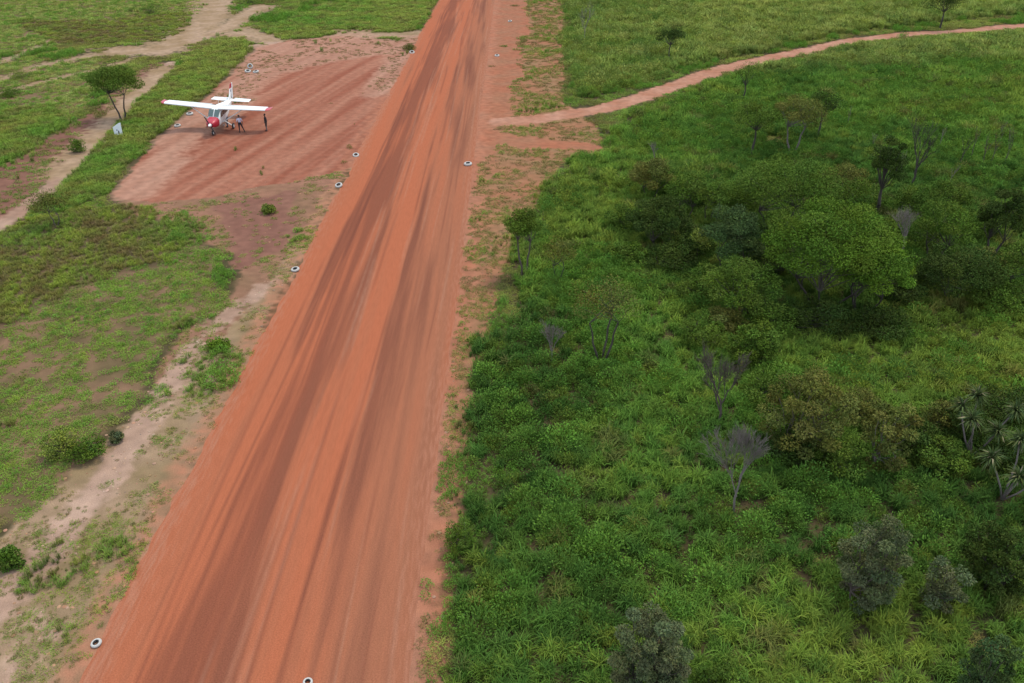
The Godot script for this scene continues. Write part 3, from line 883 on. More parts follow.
	tree("thicket_bush", 37.35, -55.55, 2.62, 2.76, 0.0, 27, 192, 0.12, Color(0.068, 0.112, 0.018), "bark_dark", "mid green bush crowded among the thicket's trees", "bush", "bushes of the thicket, mid green", 2, 0.0, Vector2(0, 0))
	tree("thicket_bush", 27.44, -59.95, 2.60, 4.51, 0.0, 27, 192, 0.12, Color(0.068, 0.112, 0.018), "bark_dark", "mid green bush crowded among the thicket's trees", "bush", "bushes of the thicket, mid green", 2, 0.0, Vector2(0, 0))
	tree("thicket_bush", 28.03, -64.45, 2.09, 4.18, 0.0, 27, 192, 0.12, Color(0.1, 0.108, 0.026), "bark_dark", "olive bush crowded among the thicket's trees", "bush", "bushes of the thicket, olive", 2, 0.0, Vector2(0, 0))
	tree("thicket_bush", 31.65, -58.69, 2.42, 3.47, 0.0, 27, 192, 0.12, Color(0.068, 0.112, 0.018), "bark_dark", "mid green bush crowded among the thicket's trees", "bush", "bushes of the thicket, mid green", 2, 0.0, Vector2(0, 0))
	tree("thicket_bush", 35.18, -60.81, 2.17, 3.38, 0.0, 27, 192, 0.12, Color(0.068, 0.112, 0.018), "bark_dark", "mid green bush crowded among the thicket's trees", "bush", "bushes of the thicket, mid green", 2, 0.0, Vector2(0, 0))
	tree("thicket_bush", 29.8, -43.16, 2.04, 3.80, 0.0, 27, 192, 0.12, Color(0.068, 0.112, 0.018), "bark_dark", "mid green bush crowded among the thicket's trees", "bush", "bushes of the thicket, mid green", 2, 0.0, Vector2(0, 0))
	tree("thicket_bush", 18.1, -40.95, 1.87, 4.39, 0.0, 27, 192, 0.12, Color(0.038, 0.06, 0.014), "bark_dark", "dark green bush crowded among the thicket's trees", "bush", "bushes of the thicket, dark green", 2, 0.0, Vector2(0, 0))
	tree("thicket_bush", 21.46, -40.48, 1.73, 3.62, 0.0, 27, 192, 0.12, Color(0.038, 0.06, 0.014), "bark_dark", "dark green bush crowded among the thicket's trees", "bush", "bushes of the thicket, dark green", 2, 0.0, Vector2(0, 0))
	tree("field_bush", 13.3, -33.59, 2.04, 3.05, 0.0, 24, 192, 0.1, Color(0.068, 0.112, 0.018), "bark_dark", "mid green bush in tall grass by the large olive bush tree", "bush", "low bushes by the large olive bush, mid green", 2, 0.0, Vector2(0, 0))
	tree("field_bush", 12.7, -28.8, 1.92, 2.19, 0.0, 24, 192, 0.1, Color(0.038, 0.06, 0.014), "bark_dark", "dark green bush in tall grass by the large olive bush tree", "bush", "low bushes by the large olive bush, dark green", 2, 0.0, Vector2(0, 0))
	tree("field_bush", 14.94, -27.95, 2.01, 2.68, 0.0, 24, 192, 0.1, Color(0.068, 0.112, 0.018), "bark_dark", "mid green bush in tall grass by the large olive bush tree", "bush", "low bushes by the large olive bush, mid green", 2, 0.0, Vector2(0, 0))
	tree("field_bush", 17.23, -32.04, 1.78, 2.59, 0.0, 24, 192, 0.1, Color(0.1, 0.108, 0.026), "bark_dark", "olive bush in tall grass by the large olive bush tree", "bush", "low bushes by the large olive bush, olive", 2, 0.0, Vector2(0, 0))
	tree("field_bush", 18.99, -29.53, 1.73, 2.23, 0.0, 24, 192, 0.1, Color(0.038, 0.06, 0.014), "bark_dark", "dark green bush in tall grass by the large olive bush tree", "bush", "low bushes by the large olive bush, dark green", 2, 0.0, Vector2(0, 0))
	tree("field_bush", 19.62, -28.23, 1.60, 2.38, 0.0, 24, 192, 0.1, Color(0.068, 0.112, 0.018), "bark_dark", "mid green bush in tall grass by the large olive bush tree", "bush", "low bushes by the large olive bush, mid green", 2, 0.0, Vector2(0, 0))
	tree("field_bush", 21.73, -30.75, 1.76, 2.29, 0.0, 24, 192, 0.1, Color(0.038, 0.06, 0.014), "bark_dark", "dark green bush in tall grass by the large olive bush tree", "bush", "low bushes by the large olive bush, dark green", 2, 0.0, Vector2(0, 0))
	tree("field_bush", 24.49, -32.04, 1.90, 2.94, 0.0, 24, 192, 0.1, Color(0.038, 0.06, 0.014), "bark_dark", "dark green bush in tall grass by the large olive bush tree", "bush", "low bushes by the large olive bush, dark green", 2, 0.0, Vector2(0, 0))
	tree("field_bush", 22.34, -28.23, 1.60, 2.16, 0.0, 24, 192, 0.1, Color(0.038, 0.06, 0.014), "bark_dark", "dark green bush in tall grass by the large olive bush tree", "bush", "low bushes by the large olive bush, dark green", 2, 0.0, Vector2(0, 0))
	tree("field_bush", 10.72, -39.35, 1.95, 3.00, 0.0, 24, 192, 0.1, Color(0.068, 0.112, 0.018), "bark_dark", "mid green bush in tall grass by the large olive bush tree", "bush", "low bushes by the large olive bush, mid green", 2, 0.0, Vector2(0, 0))
	tree("field_bush", 12.61, -40.95, 1.50, 2.54, 0.0, 24, 192, 0.1, Color(0.1, 0.108, 0.026), "bark_dark", "olive bush in tall grass by the large olive bush tree", "bush", "low bushes by the large olive bush, olive", 2, 0.0, Vector2(0, 0))
	bare_tree("leafless_bush", 26.43, -49.37, 4.58, 5, 0.55, "bark_grey", "pale grey leafless bush behind the bright green tree", "tree", "leafless trees", 60, Color(0.1, 0.108, 0.026), 0.07)
	bare_tree("dead_tree", 33.95, -64.93, 6.14, 4, 0.45, "bark_dark", "blackened upright dead tree on the far side of the thicket", "tree", "leafless trees", 260, Color(0.038, 0.06, 0.014), 0.1)
	bare_tree("bare_sapling", 40.89, -70.63, 4.39, 2, 0.3, "bark_brown", "thin bare sapling in the row beyond the thicket", "tree", "row of bare saplings", 70, Color(0.038, 0.06, 0.014), 0.035)
	bare_tree("bare_sapling", 42.8, -72.34, 4.46, 2, 0.3, "bark_brown", "thin bare sapling in the row beyond the thicket", "tree", "row of bare saplings", 70, Color(0.1, 0.108, 0.026), 0.035)
	bare_tree("bare_sapling", 42.65, -70.08, 4.01, 2, 0.3, "bark_brown", "thin bare sapling in the row beyond the thicket", "tree", "row of bare saplings", 70, Color(0.1, 0.108, 0.026), 0.035)
	bare_tree("bare_sapling", 44.08, -71.19, 4.23, 2, 0.3, "bark_brown", "thin bare sapling in the row beyond the thicket", "tree", "row of bare saplings", 70, Color(0.1, 0.108, 0.026), 0.035)
	bare_tree("bare_sapling", 44.42, -69.54, 5.22, 2, 0.3, "bark_brown", "thin bare sapling in the row beyond the thicket", "tree", "row of bare saplings", 70, Color(0.038, 0.06, 0.014), 0.035)
	bare_tree("bare_sapling", 34.73, -75.32, 2.71, 2, 0.32, "bark_grey", "thin grey bare sapling in grass between thicket and dirt road", "tree", "scattered bare saplings", 30, Color(0.1, 0.108, 0.026), 0.03)
	bare_tree("bare_sapling", 41.15, -75.32, 3.09, 2, 0.32, "bark_grey", "thin grey bare sapling in grass between thicket and dirt road", "tree", "scattered bare saplings", 30, Color(0.1, 0.108, 0.026), 0.03)
	bare_tree("bare_sapling", 34.29, -67.94, 3.23, 2, 0.32, "bark_grey", "thin grey bare sapling in grass between thicket and dirt road", "tree", "scattered bare saplings", 30, Color(0.1, 0.108, 0.026), 0.03)
	bare_tree("bare_sapling", 48.62, -78.53, 2.79, 2, 0.32, "bark_grey", "thin grey bare sapling in grass between thicket and dirt road", "tree", "scattered bare saplings", 30, Color(0.1, 0.108, 0.026), 0.03)
	bare_tree("bare_sapling", 34.9, -82.69, 2.89, 2, 0.32, "bark_grey", "thin grey bare sapling in grass between thicket and dirt road", "tree", "scattered bare saplings", 30, Color(0.1, 0.108, 0.026), 0.03)
	bare_tree("bare_sapling", 37.5, -65.42, 2.98, 2, 0.32, "bark_grey", "thin grey bare sapling in grass between thicket and dirt road", "tree", "scattered bare saplings", 30, Color(0.1, 0.108, 0.026), 0.03)
	bare_tree("dead_tree", 10.25, -31.71, 4.22, 6, 0.42, "bark_brown", "brown leafless tree nearer the thicket of the two in open grass", "tree", "leafless trees", 40, Color(0.1, 0.108, 0.026), 0.09)
	bare_tree("dead_tree", 9.49, -25.35, 4.21, 6, 0.42, "bark_grey", "grey leafless tree standing farther from the thicket in open grass", "tree", "leafless trees", 0, Color(0.1, 0.108, 0.026), 0.06)
	bare_tree("dead_tree", 2.19, -37.42, 2.57, 5, 0.42, "bark_grey", "small grey leafless tree beside the tall thin olive tree", "tree", "leafless trees", 30, Color(0.1, 0.108, 0.026), 0.045)
	bare_tree("dead_tree", 11.05, -126.93, 6.21, 4, 0.5, "bark_grey", "small grey leafless tree beyond the dirt road near the airstrip", "tree", "leafless trees", 0, Color(0.1, 0.108, 0.026), 0.06)
	bare_tree("dead_tree", 13.02, -70.63, 2.59, 4, 0.5, "bark_grey", "short grey leafless tree behind the olive corner tree", "tree", "leafless trees", 0, Color(0.1, 0.108, 0.026), 0.04)
	tree("bush", 13.34, -37.11, 2.76, 3.10, 0.0, 36, 192, 0.13, Color(0.068, 0.112, 0.018), "bark_dark", "rounded green bush between thicket and olive pink bush", "bush", "bushes in the tall grass", 3, 0.0, Vector2(0, 0))
	tree("bush", 13.56, -29.53, 4.66, 4.34, 0.0, 54, 224, 0.12, Color(0.1, 0.108, 0.026), "bark_brown", "large olive bush tree with bare lower branches in the grass", "bush", "bushes in the tall grass", 5, 0.0, Vector2(0, 0))
	tree("bush", 16.9, -28.23, 4.20, 2.20, 0.0, 27, 184, 0.12, Color(0.1, 0.108, 0.026), "bark_grey", "olive bush on pale bare branches beside the large olive bush tree", "bush", "bushes in the tall grass", 4, 0.0, Vector2(0, 0))
	tree("bush", 13.03, -20.44, 4.70, 2.48, 0.0, 60, 264, 0.085, Color(0.084, 0.1, 0.044), "bark_brown", "large grey green bush with silvery leaf heads", "bush", "bushes in the tall grass", 4, 0.0, Vector2(0, 0))
	tree("bush", 15.88, -20.35, 2.69, 1.54, 0.0, 24, 176, 0.085, Color(0.084, 0.1, 0.044), "bark_brown", "small grey green bush next to the large silvery one", "bush", "bushes in the tall grass", 2, 0.0, Vector2(0, 0))
	tree("bush", 18.28, -21.4, 3.17, 2.47, 0.0, 45, 264, 0.09, Color(0.038, 0.06, 0.014), "bark_dark", "dark glossy bush by the small grey green bush", "bush", "bushes in the tall grass", 3, 0.0, Vector2(0, 0))
	tree("bush", 15.29, -16.31, 3.39, 1.52, 0.0, 33, 208, 0.085, Color(0.045, 0.074, 0.025), "bark_dark", "dark bluish bush below the dark glossy bush", "bush", "bushes in the tall grass", 3, 0.0, Vector2(0, 0))
	tree("bush", 4.37, -16.24, 4.94, 2.62, 0.0, 72, 264, 0.085, Color(0.084, 0.1, 0.044), "bark_dark", "broad dark grey green bush with frosted leaf heads facing the airstrip", "bush", "bushes in the tall grass", 4, 0.0, Vector2(0, 0))
	tree("bush", 6.78, -16.38, 2.08, 1.73, 0.0, 33, 176, 0.08, Color(0.068, 0.112, 0.018), "bark_dark", "low green bush next to the broad frosted bush", "bush", "bushes in the tall grass", 3, 0.0, Vector2(0, 0))
	tree("bush", 20.7, -31.23, 1.77, 1.60, 0.0, 18, 136, 0.11, Color(0.1, 0.108, 0.026), "bark_brown", "small olive bush between the pale branched bush and the spiky trees", "bush", "bushes in the tall grass", 2, 0.0, Vector2(0, 0))
	tree("bush", -2.08, -23.39, 1.42, 1.25, 0.0, 18, 160, 0.07, Color(0.068, 0.112, 0.018), "bark_brown", "small round green bush on the airstrip's edge", "bush", "bushes in the tall grass", 2, 0.0, Vector2(0, 0))
	pandanus(21.63, -29.31, 3.28, "spiky leaved screw pine with pale bare branches, taller of the pair")
	pandanus(21.44, -26.23, 3.0, "spiky leaved screw pine, lower of the pair, leaning over dark grass")
	tree("savanna_tree", -34.8, -56.69, 2.89, 2.56, 0.2, 11, 195, 0.112, Color(0.1, 0.108, 0.026), "bark_brown", "small leafy tree beside the dirt track in brown olive grass", "tree", "small savanna trees", 2, 1.0, Vector2(0, 0))
	tree("bush", -41.56, -74.71, 1.25, 1.58, 0.0, 16, 120, 0.1, Color(0.068, 0.112, 0.018), "bark_brown", "small green bush by the track below the acacia", "bush", "bushes left of the airstrip", 2, 0.0, Vector2(0, 0))
	tree("bush", -16.86, -38.91, 0.61, 1.26, 0.0, 16, 120, 0.1, Color(0.1, 0.175, 0.02), "bark_brown", "bright green bush on the pale sand beside the airstrip", "bush", "bushes left of the airstrip", 2, 0.0, Vector2(0, 0))
	tree("bush", -18.97, -30.28, 0.54, 0.53, 0.0, 16, 120, 0.1, Color(0.084, 0.1, 0.044), "bark_brown", "small grey bush at the edge of the lawn and the sand", "bush", "bushes left of the airstrip", 2, 0.0, Vector2(0, 0))
	tree("bush", -19.8, -22.42, 0.92, 0.94, 0.0, 16, 120, 0.1, Color(0.068, 0.112, 0.018), "bark_brown", "green bush at the lower end of the sand strip", "bush", "bushes left of the airstrip", 2, 0.0, Vector2(0, 0))
	tree("bush", -19.34, -59.52, 0.65, 1.17, 0.0, 16, 120, 0.1, Color(0.13, 0.165, 0.03), "bark_brown", "yellow green bush under the apron's red earth edge", "bush", "bushes left of the airstrip", 2, 0.0, Vector2(0, 0))
	tree("bush", -21.02, -29.31, 1.33, 1.89, 0.0, 16, 120, 0.1, Color(0.13, 0.165, 0.03), "bark_brown", "pale yellow bush in the lawn", "bush", "bushes left of the airstrip", 2, 0.0, Vector2(0, 0))
	tree("bush", -19.77, -29.09, 0.99, 1.63, 0.0, 16, 120, 0.1, Color(0.068, 0.112, 0.018), "bark_brown", "dark green bush next to the pale yellow bush", "bush", "bushes left of the airstrip", 2, 0.0, Vector2(0, 0))
	tree("bush", -14.98, -122.48, 0.90, 1.90, 0.0, 16, 120, 0.1, Color(0.1, 0.108, 0.026), "bark_brown", "olive tuft bush behind the tyre at the apron's far corner", "bush", "bushes left of the airstrip", 2, 0.0, Vector2(0, 0))
	tree("bush", -65.38, -154.39, 1.95, 3.66, 0.0, 16, 120, 0.1, Color(0.068, 0.112, 0.018), "bark_brown", "dark bush beside the broad pale track", "bush", "bushes left of the airstrip", 2, 0.0, Vector2(0, 0))
	tree("bush", -62.94, -104.92, 0.96, 3.53, 0.0, 16, 120, 0.1, Color(0.13, 0.165, 0.03), "bark_brown", "bright low bush beside the faint track", "bush", "bushes left of the airstrip", 2, 0.0, Vector2(0, 0))
	tree("bush", -59.57, -95.84, 0.90, 2.82, 0.0, 16, 120, 0.1, Color(0.068, 0.112, 0.018), "bark_brown", "green bush below the faint track", "bush", "bushes left of the airstrip", 2, 0.0, Vector2(0, 0))
	tree("bush", -50.65, -166.07, 1.62, 4.63, 0.0, 16, 120, 0.1, Color(0.068, 0.112, 0.018), "bark_brown", "green bush in the fork of the pale track", "bush", "bushes left of the airstrip", 2, 0.0, Vector2(0, 0))

# ---------------------------------------------------------------- tyres, board
func tyre_mesh(R: float, r: float, wid: float) -> Array:
	var prof := []
	for q in 15:
		var an := PI * 0.18 + (TAU - PI * 0.36) * q / 14.0
		prof.append(Vector2(R - r - cos(an) * r, sin(an) * wid))
	var st := SurfaceTool.new()
	st.begin(Mesh.PRIMITIVE_TRIANGLES)
	st.set_smooth_group(1)
	var seg := 28
	for s in seg:
		for q in 14:
			var c := []
			for k in [[s, q], [s + 1, q], [s + 1, q + 1], [s, q + 1]]:
				var an: float = TAU * k[0] / seg
				var lug: float = 1.0 + (0.012 if (k[0] % 2 == 0 and k[1] > 4 and k[1] < 10) else 0.0)
				c.append(Vector3(cos(an) * prof[k[1]].x * lug, prof[k[1]].y, sin(an) * prof[k[1]].x * lug))
			for k in [0, 1, 2, 0, 2, 3]: st.add_vertex(c[k])
	st.generate_normals()
	var bead := TorusMesh.new()
	bead.inner_radius = R - 2.0 * r + 0.005
	bead.outer_radius = R - 2.0 * r + 0.05
	bead.rings = 28
	bead.ring_segments = 8
	return [st.commit(), bead]
func tyre(x: float, z: float, s: float, tilt: Vector3, label: String, lift := 0.0) -> void:
	var t := thing("tyre", Vector3(x, height(x, z) + 0.10 * s + lift, z), 0.0, label, "tyre", "white painted tyres marking the airstrip")
	t.rotation = tilt
	var ms = M["tyre_shape"]
	var o := part("casing", ms[0], M["white_paint_worn"], t)
	o.scale = Vector3.ONE * s
	for q in [-1, 1]:
		var b := part("bead", ms[1], M["rubber"], t)
		b.scale = Vector3.ONE * s
		b.position.y = 0.075 * s * q
	keep_clear.append([x, z, 0.45])

# ---------------------------------------------------------------- aircraft
func loft(sec: Array, sides: int, pw: float, c0 := 0, c1 := 9999) -> ArrayMesh:   # sec: [z, bottom, top, half width]
	var st := SurfaceTool.new()
	st.begin(Mesh.PRIMITIVE_TRIANGLES)
	st.set_smooth_group(1)
	var ring := func(s, q) -> Vector3:
		var an: float = TAU * q / sides
		var cx := cos(an)
		var cy := sin(an)
		var ex := signf(cx) * pow(absf(cx), pw)
		var ey := signf(cy) * pow(absf(cy), pw)
		return Vector3(ex * s[3], (s[1] + s[2]) * 0.5 + ey * (s[2] - s[1]) * 0.5, s[0])
	for k in sec.size() - 1:
		for q in range(c0, mini(c1, sides)):
			var a: Vector3 = ring.call(sec[k], q)
			var b: Vector3 = ring.call(sec[k], q + 1)
			var c: Vector3 = ring.call(sec[k + 1], q + 1)
			var d: Vector3 = ring.call(sec[k + 1], q)
			for p in [a, b, c, a, c, d]: st.add_vertex(p)
	if c1 > sides:
		for e in [0, sec.size() - 1]:
			var m := Vector3(0, (sec[e][1] + sec[e][2]) * 0.5, sec[e][0])
			for q in sides:
				st.add_vertex(m)
				var u: Vector3 = ring.call(sec[e], q)
				var w: Vector3 = ring.call(sec[e], q + 1)
				if e == 0:
					st.add_vertex(w); st.add_vertex(u)
				else:
					st.add_vertex(u); st.add_vertex(w)
	st.generate_normals()
	return st.commit()
# a lifting surface from root to tip: each station [pos of leading edge, chord direction*chord, thickness dir, thickness]
func foil(stations: Array) -> ArrayMesh:
	var st := SurfaceTool.new()
	st.begin(Mesh.PRIMITIVE_TRIANGLES)
	st.set_smooth_group(1)
	var prof := [[0.0, 0.0], [0.03, 0.32], [0.12, 0.5], [0.3, 0.58], [0.6, 0.38], [1.0, 0.02], [0.6, -0.2], [0.3, -0.32], [0.12, -0.34], [0.03, -0.24]]
	var n := prof.size()
	var pt := func(s, q) -> Vector3:
		return s[0] + s[1] * prof[q % n][0] + s[2] * (s[3] * prof[q % n][1])
	for k in stations.size() - 1:
		for q in n:
			var a: Vector3 = pt.call(stations[k], q)
			var b: Vector3 = pt.call(stations[k], q + 1)
			var c: Vector3 = pt.call(stations[k + 1], q + 1)
			var d: Vector3 = pt.call(stations[k + 1], q)
			for p in [a, b, c, a, c, d]: st.add_vertex(p)
	st.set_smooth_group(2)
	for e in [0, stations.size() - 1]:
		for q in range(1, n - 1):
			for p in [0, q, q + 1]: st.add_vertex(pt.call(stations[e], p))
	st.generate_normals()
	return st.commit()
func panel(pts: Array, off: Vector3) -> ArrayMesh:   # a thin plate with thickness along off
	var a := Acc.new()
	var nn: Vector3 = (pts[1] - pts[0]).cross(pts[2] - pts[0]).normalized()
	if nn.dot(off) < 0: nn = -nn
	for q in range(1, pts.size() - 1):
		a.tri(pts[0] + off, pts[q] + off, pts[q + 1] + off, nn, Color.WHITE)
		a.tri(pts[0], pts[q], pts[q + 1], -nn, Color.WHITE)
	for q in pts.size():
		var r := (q + 1) % pts.size()
		var sn: Vector3 = (pts[r] - pts[q]).cross(off).normalized()
		a.quad(pts[q], pts[r], pts[r] + off, pts[q] + off, sn, Color.WHITE)
	return a.mesh()
func rod(a: Vector3, b: Vector3, r: float, r2 := -1.0) -> ArrayMesh:
	var c := Acc.new()
	c.tube(a, r, b, r if r2 < 0 else r2, 10)
	return c.mesh()
func wheel(at_: Vector3, r: float, w: float, parent: Node) -> void:
	var hub := Node3D.new()
	hub.name = "wheel"
	parent.add_child(hub, true)
	hub.position = at_
	hub.rotation.z = PI / 2
	var t := TorusMesh.new()
	t.inner_radius = r * 0.42
	t.outer_radius = r
	t.rings = 24
	t.ring_segments = 12
	part("tyre", t, M["rubber"], hub)
	var c := CylinderMesh.new()
	c.top_radius = r * 0.5
	c.bottom_radius = r * 0.5
	c.height = w * 0.7
	part("rim", c, M["white_gloss"], hub)
const PLANE := Vector2(-30.43, -82.36)
func aircraft(x: float, z: float, turn: float) -> void:
	var t := thing("light_aircraft", Vector3(x, 0.0, z), turn, "white high wing light aircraft with red nose and red wing tips", "aircraft")
	t.rotation.z = -0.077
	var sec := [[1.62, 0.74, 1.70, 0.585], [1.20, 0.70, 2.05, 0.61], [0.86, 0.69, 2.30, 0.62], [0.0, 0.69, 2.34, 0.62], [-0.9, 0.72, 2.30, 0.61], [-2.0, 0.92, 2.16, 0.50], [-3.3, 1.20, 2.02, 0.34], [-4.4, 1.42, 1.90, 0.19], [-5.25, 1.60, 1.82, 0.06]]
	part("fuselage", loft(sec, 32, 0.55), M["white_gloss"], t)
	var cow := [[2.82, 0.98, 1.42, 0.32], [2.68, 0.90, 1.52, 0.42], [2.35, 0.83, 1.60, 0.51], [2.0, 0.78, 1.66, 0.56], [1.621, 0.742, 1.698, 0.584]]
	var up := part("upper_cowling", loft(cow, 32, 0.6, -4, 20), M["red_gloss"], t)
	up.set_meta("label", "red upper engine cowling")
	part("lower_cowling", loft(cow, 32, 0.6, 20, 28), M["white_gloss"], t)
	part("nose_plate", loft([[2.80, 0.985, 1.415, 0.315], [2.823, 0.985, 1.415, 0.315]], 32, 0.6), M["red_gloss"], t)
	for s in [-1, 1]:
		var inl := BoxMesh.new()
		inl.size = Vector3(0.15, 0.11, 0.02)
		var io := part("air_intake", inl, M["rubber"], up)
		io.position = Vector3(0.17 * s, 1.24, 2.828)
	# windscreen, two panes with the white post of the fuselage between them
	for s in [-1, 1]:
		part("windscreen", panel([Vector3(0.05 * s, 1.72, 1.585), Vector3(0.50 * s, 1.68, 1.575), Vector3(0.54 * s, 2.22, 0.93), Vector3(0.05 * s, 2.28, 0.935)], Vector3(0, 0.03, 0.045)), M["tinted_glass"], t)
		part("door_window", panel([Vector3(0.612 * s, 1.55, 1.2), Vector3(0.617 * s, 1.55, 0.45), Vector3(0.615 * s, 2.06, 0.45), Vector3(0.615 * s, 2.06, 0.8), Vector3(0.608 * s, 1.88, 1.1)], Vector3(0.012 * s, 0, 0)), M["tinted_glass"], t)
		for k in 3:
			var zz := 0.35 - k * 0.58
			var hw := 0.614 - (0.012 if k == 2 else 0.0)
			part("cabin_window", panel([Vector3(hw * s, 1.58, zz), Vector3(hw * s, 1.58, zz - 0.5), Vector3((hw - 0.005) * s, 2.02, zz - 0.5), Vector3(hw * s, 2.02, zz)], Vector3(0.014 * s, 0, 0)), M["tinted_glass"], t)
		# wing: root, then the red tip
		var di := 0.030
		var root := Vector3(0.30 * s, 2.33, 0.92)
		var out := Vector3(5.05 * s, 2.33 + 4.75 * di, 0.86)
		var w := part("wing", foil([[root, Vector3(0, -0.04, -1.66), Vector3.UP, 0.26], [out, Vector3(0, -0.03, -1.50), Vector3.UP, 0.20]]), M["white_gloss"], t)
		var tip := part("wing_tip", foil([[out + Vector3(0.002 * s, 0, 0), Vector3(0, -0.03, -1.50), Vector3.UP, 0.20], [Vector3(5.32 * s, 2.33 + 4.75 * di, 0.74), Vector3(0, -0.02, -1.38), Vector3.UP, 0.12], [Vector3(5.50 * s, 2.36 + 4.75 * di, 0.4), Vector3(0, 0.0, -1.05), Vector3.UP, 0.04]]), M["red_gloss"], w)
		tip.set_meta("label", "red wing tip")
		part("aileron", panel([Vector3(3.0 * s, 2.40, -0.60), Vector3(5.0 * s, 2.455, -0.55), Vector3(5.0 * s, 2.445, -0.68), Vector3(3.0 * s, 2.385, -0.76)], Vector3(0, 0.012, 0)), M["white_gloss"], w)
		part("flap", panel([Vector3(0.72 * s, 2.335, -0.64), Vector3(2.95 * s, 2.398, -0.60), Vector3(2.95 * s, 2.384, -0.77), Vector3(0.72 * s, 2.32, -0.84)], Vector3(0, 0.012, 0)), M["white_gloss"], w)
		part("wing_strut", rod(Vector3(0.58 * s, 0.92, 0.45), Vector3(2.75 * s, 2.37, 0.35), 0.045), M["white_gloss"], t)
		part("gear_leg", rod(Vector3(0.45 * s, 0.80, -0.35), Vector3(1.20 * s, 0.32, -0.45), 0.065, 0.045), M["white_gloss"], t)
		wheel(Vector3(1.30 * s, 0.29, -0.45), 0.31, 0.2, t)
		part("tailplane", foil([[Vector3(0.08 * s, 1.78, -4.25), Vector3(0, 0, -1.08), Vector3.UP, 0.11], [Vector3(2.0 * s, 1.78, -4.40), Vector3(0, 0, -0.92), Vector3.UP, 0.07]]), M["white_gloss"], t)
		part("elevator", panel([Vector3(0.22 * s, 1.77, -5.32), Vector3(1.97 * s, 1.77, -5.31), Vector3(1.97 * s, 1.77, -5.52), Vector3(0.22 * s, 1.77, -5.60)], Vector3(0, 0.025, 0)), M["white_gloss"], t)
	part("fin", foil([[Vector3(0, 1.90, -3.45), Vector3(0, 0, -1.75), Vector3.RIGHT, 0.13], [Vector3(0, 2.30, -4.25), Vector3(0, 0, -1.05), Vector3.RIGHT, 0.11], [Vector3(0, 2.98, -4.68), Vector3(0, 0, -0.78), Vector3.RIGHT, 0.09]]), M["white_gloss"], t)
	part("fin_tip", foil([[Vector3(0, 2.982, -4.68), Vector3(0, 0, -0.78), Vector3.RIGHT, 0.09], [Vector3(0, 3.42, -4.93), Vector3(0, 0, -0.62), Vector3.RIGHT, 0.06]]), M["red_gloss"], t)
	part("rudder", panel([Vector3(-0.018, 1.85, -5.27), Vector3(-0.018, 3.38, -5.56), Vector3(-0.018, 3.38, -5.80), Vector3(-0.018, 1.85, -5.62)], Vector3(0.036, 0, 0)), M["white_gloss"], t)
	for s in [-1, 1]:
		part("fin_badge", panel([Vector3(0.05 * s, 2.62, -4.72), Vector3(0.05 * s, 2.86, -4.82), Vector3(0.048 * s, 2.86, -5.06), Vector3(0.048 * s, 2.62, -4.98)], Vector3(0.012 * s, 0, 0)), M["navy"], t)
	part("nose_leg", rod(Vector3(0, 0.95, 2.10), Vector3(0, 0.30, 2.22), 0.05), M["grey_metal"], t)
	for s in [-1, 1]:
		part("nose_fork", rod(Vector3(0.0, 0.62, 2.17), Vector3(0.13 * s, 0.27, 2.24), 0.025), M["grey_metal"], t)
	wheel(Vector3(0, 0.26, 2.24), 0.27, 0.18, t)
	var prop := Node3D.new()
	prop.name = "propeller"
	t.add_child(prop)
	prop.position = Vector3(0, 1.20, 2.93)
	prop.rotation.z = 0.5
	var sp := Acc.new()
	for k in 6:
		var r0 := 0.17 * sqrt(1.0 - pow(k / 6.0, 2))
		var r1 := 0.17 * sqrt(maxf(0.0, 1.0 - pow((k + 1) / 6.0, 2)))
		sp.tube(Vector3(0, 0, -0.09 + k * 0.06), r0, Vector3(0, 0, -0.09 + (k + 1) * 0.06), maxf(r1, 0.002), 16)
	part("spinner", sp.mesh(), M["white_gloss"], prop)
	for k in 2:
		var s := 1.0 if k == 0 else -1.0
		part("blade", foil([[Vector3(0.05, 0.10 * s, 0.0), Vector3(-0.10, 0, -0.07), Vector3(0, 0, 1), 0.05], [Vector3(0.08, 0.5 * s, 0.0), Vector3(-0.16, 0, -0.05), Vector3(0, 0, 1), 0.03], [Vector3(0.05, 0.98 * s, 0.0), Vector3(-0.10, 0, -0.02), Vector3(0, 0, 1), 0.015]]), M["black_satin"], prop)
	for k in 2:
		part("antenna", rod(Vector3(0.12 * (k * 2 - 1), 2.25, -0.75 - k * 0.4), Vector3(0.12 * (k * 2 - 1), 2.72, -0.95 - k * 0.5), 0.012), M["white_gloss"], t)
	part("door_step", panel([Vector3(0.62, 0.66, 0.9), Vector3(0.84, 0.66, 0.9), Vector3(0.84, 0.66, 0.65), Vector3(0.62, 0.66, 0.65)], Vector3(0, 0.03, 0)), M["grey_metal"], t)
	keep_clear.append([x, z, 5.0])

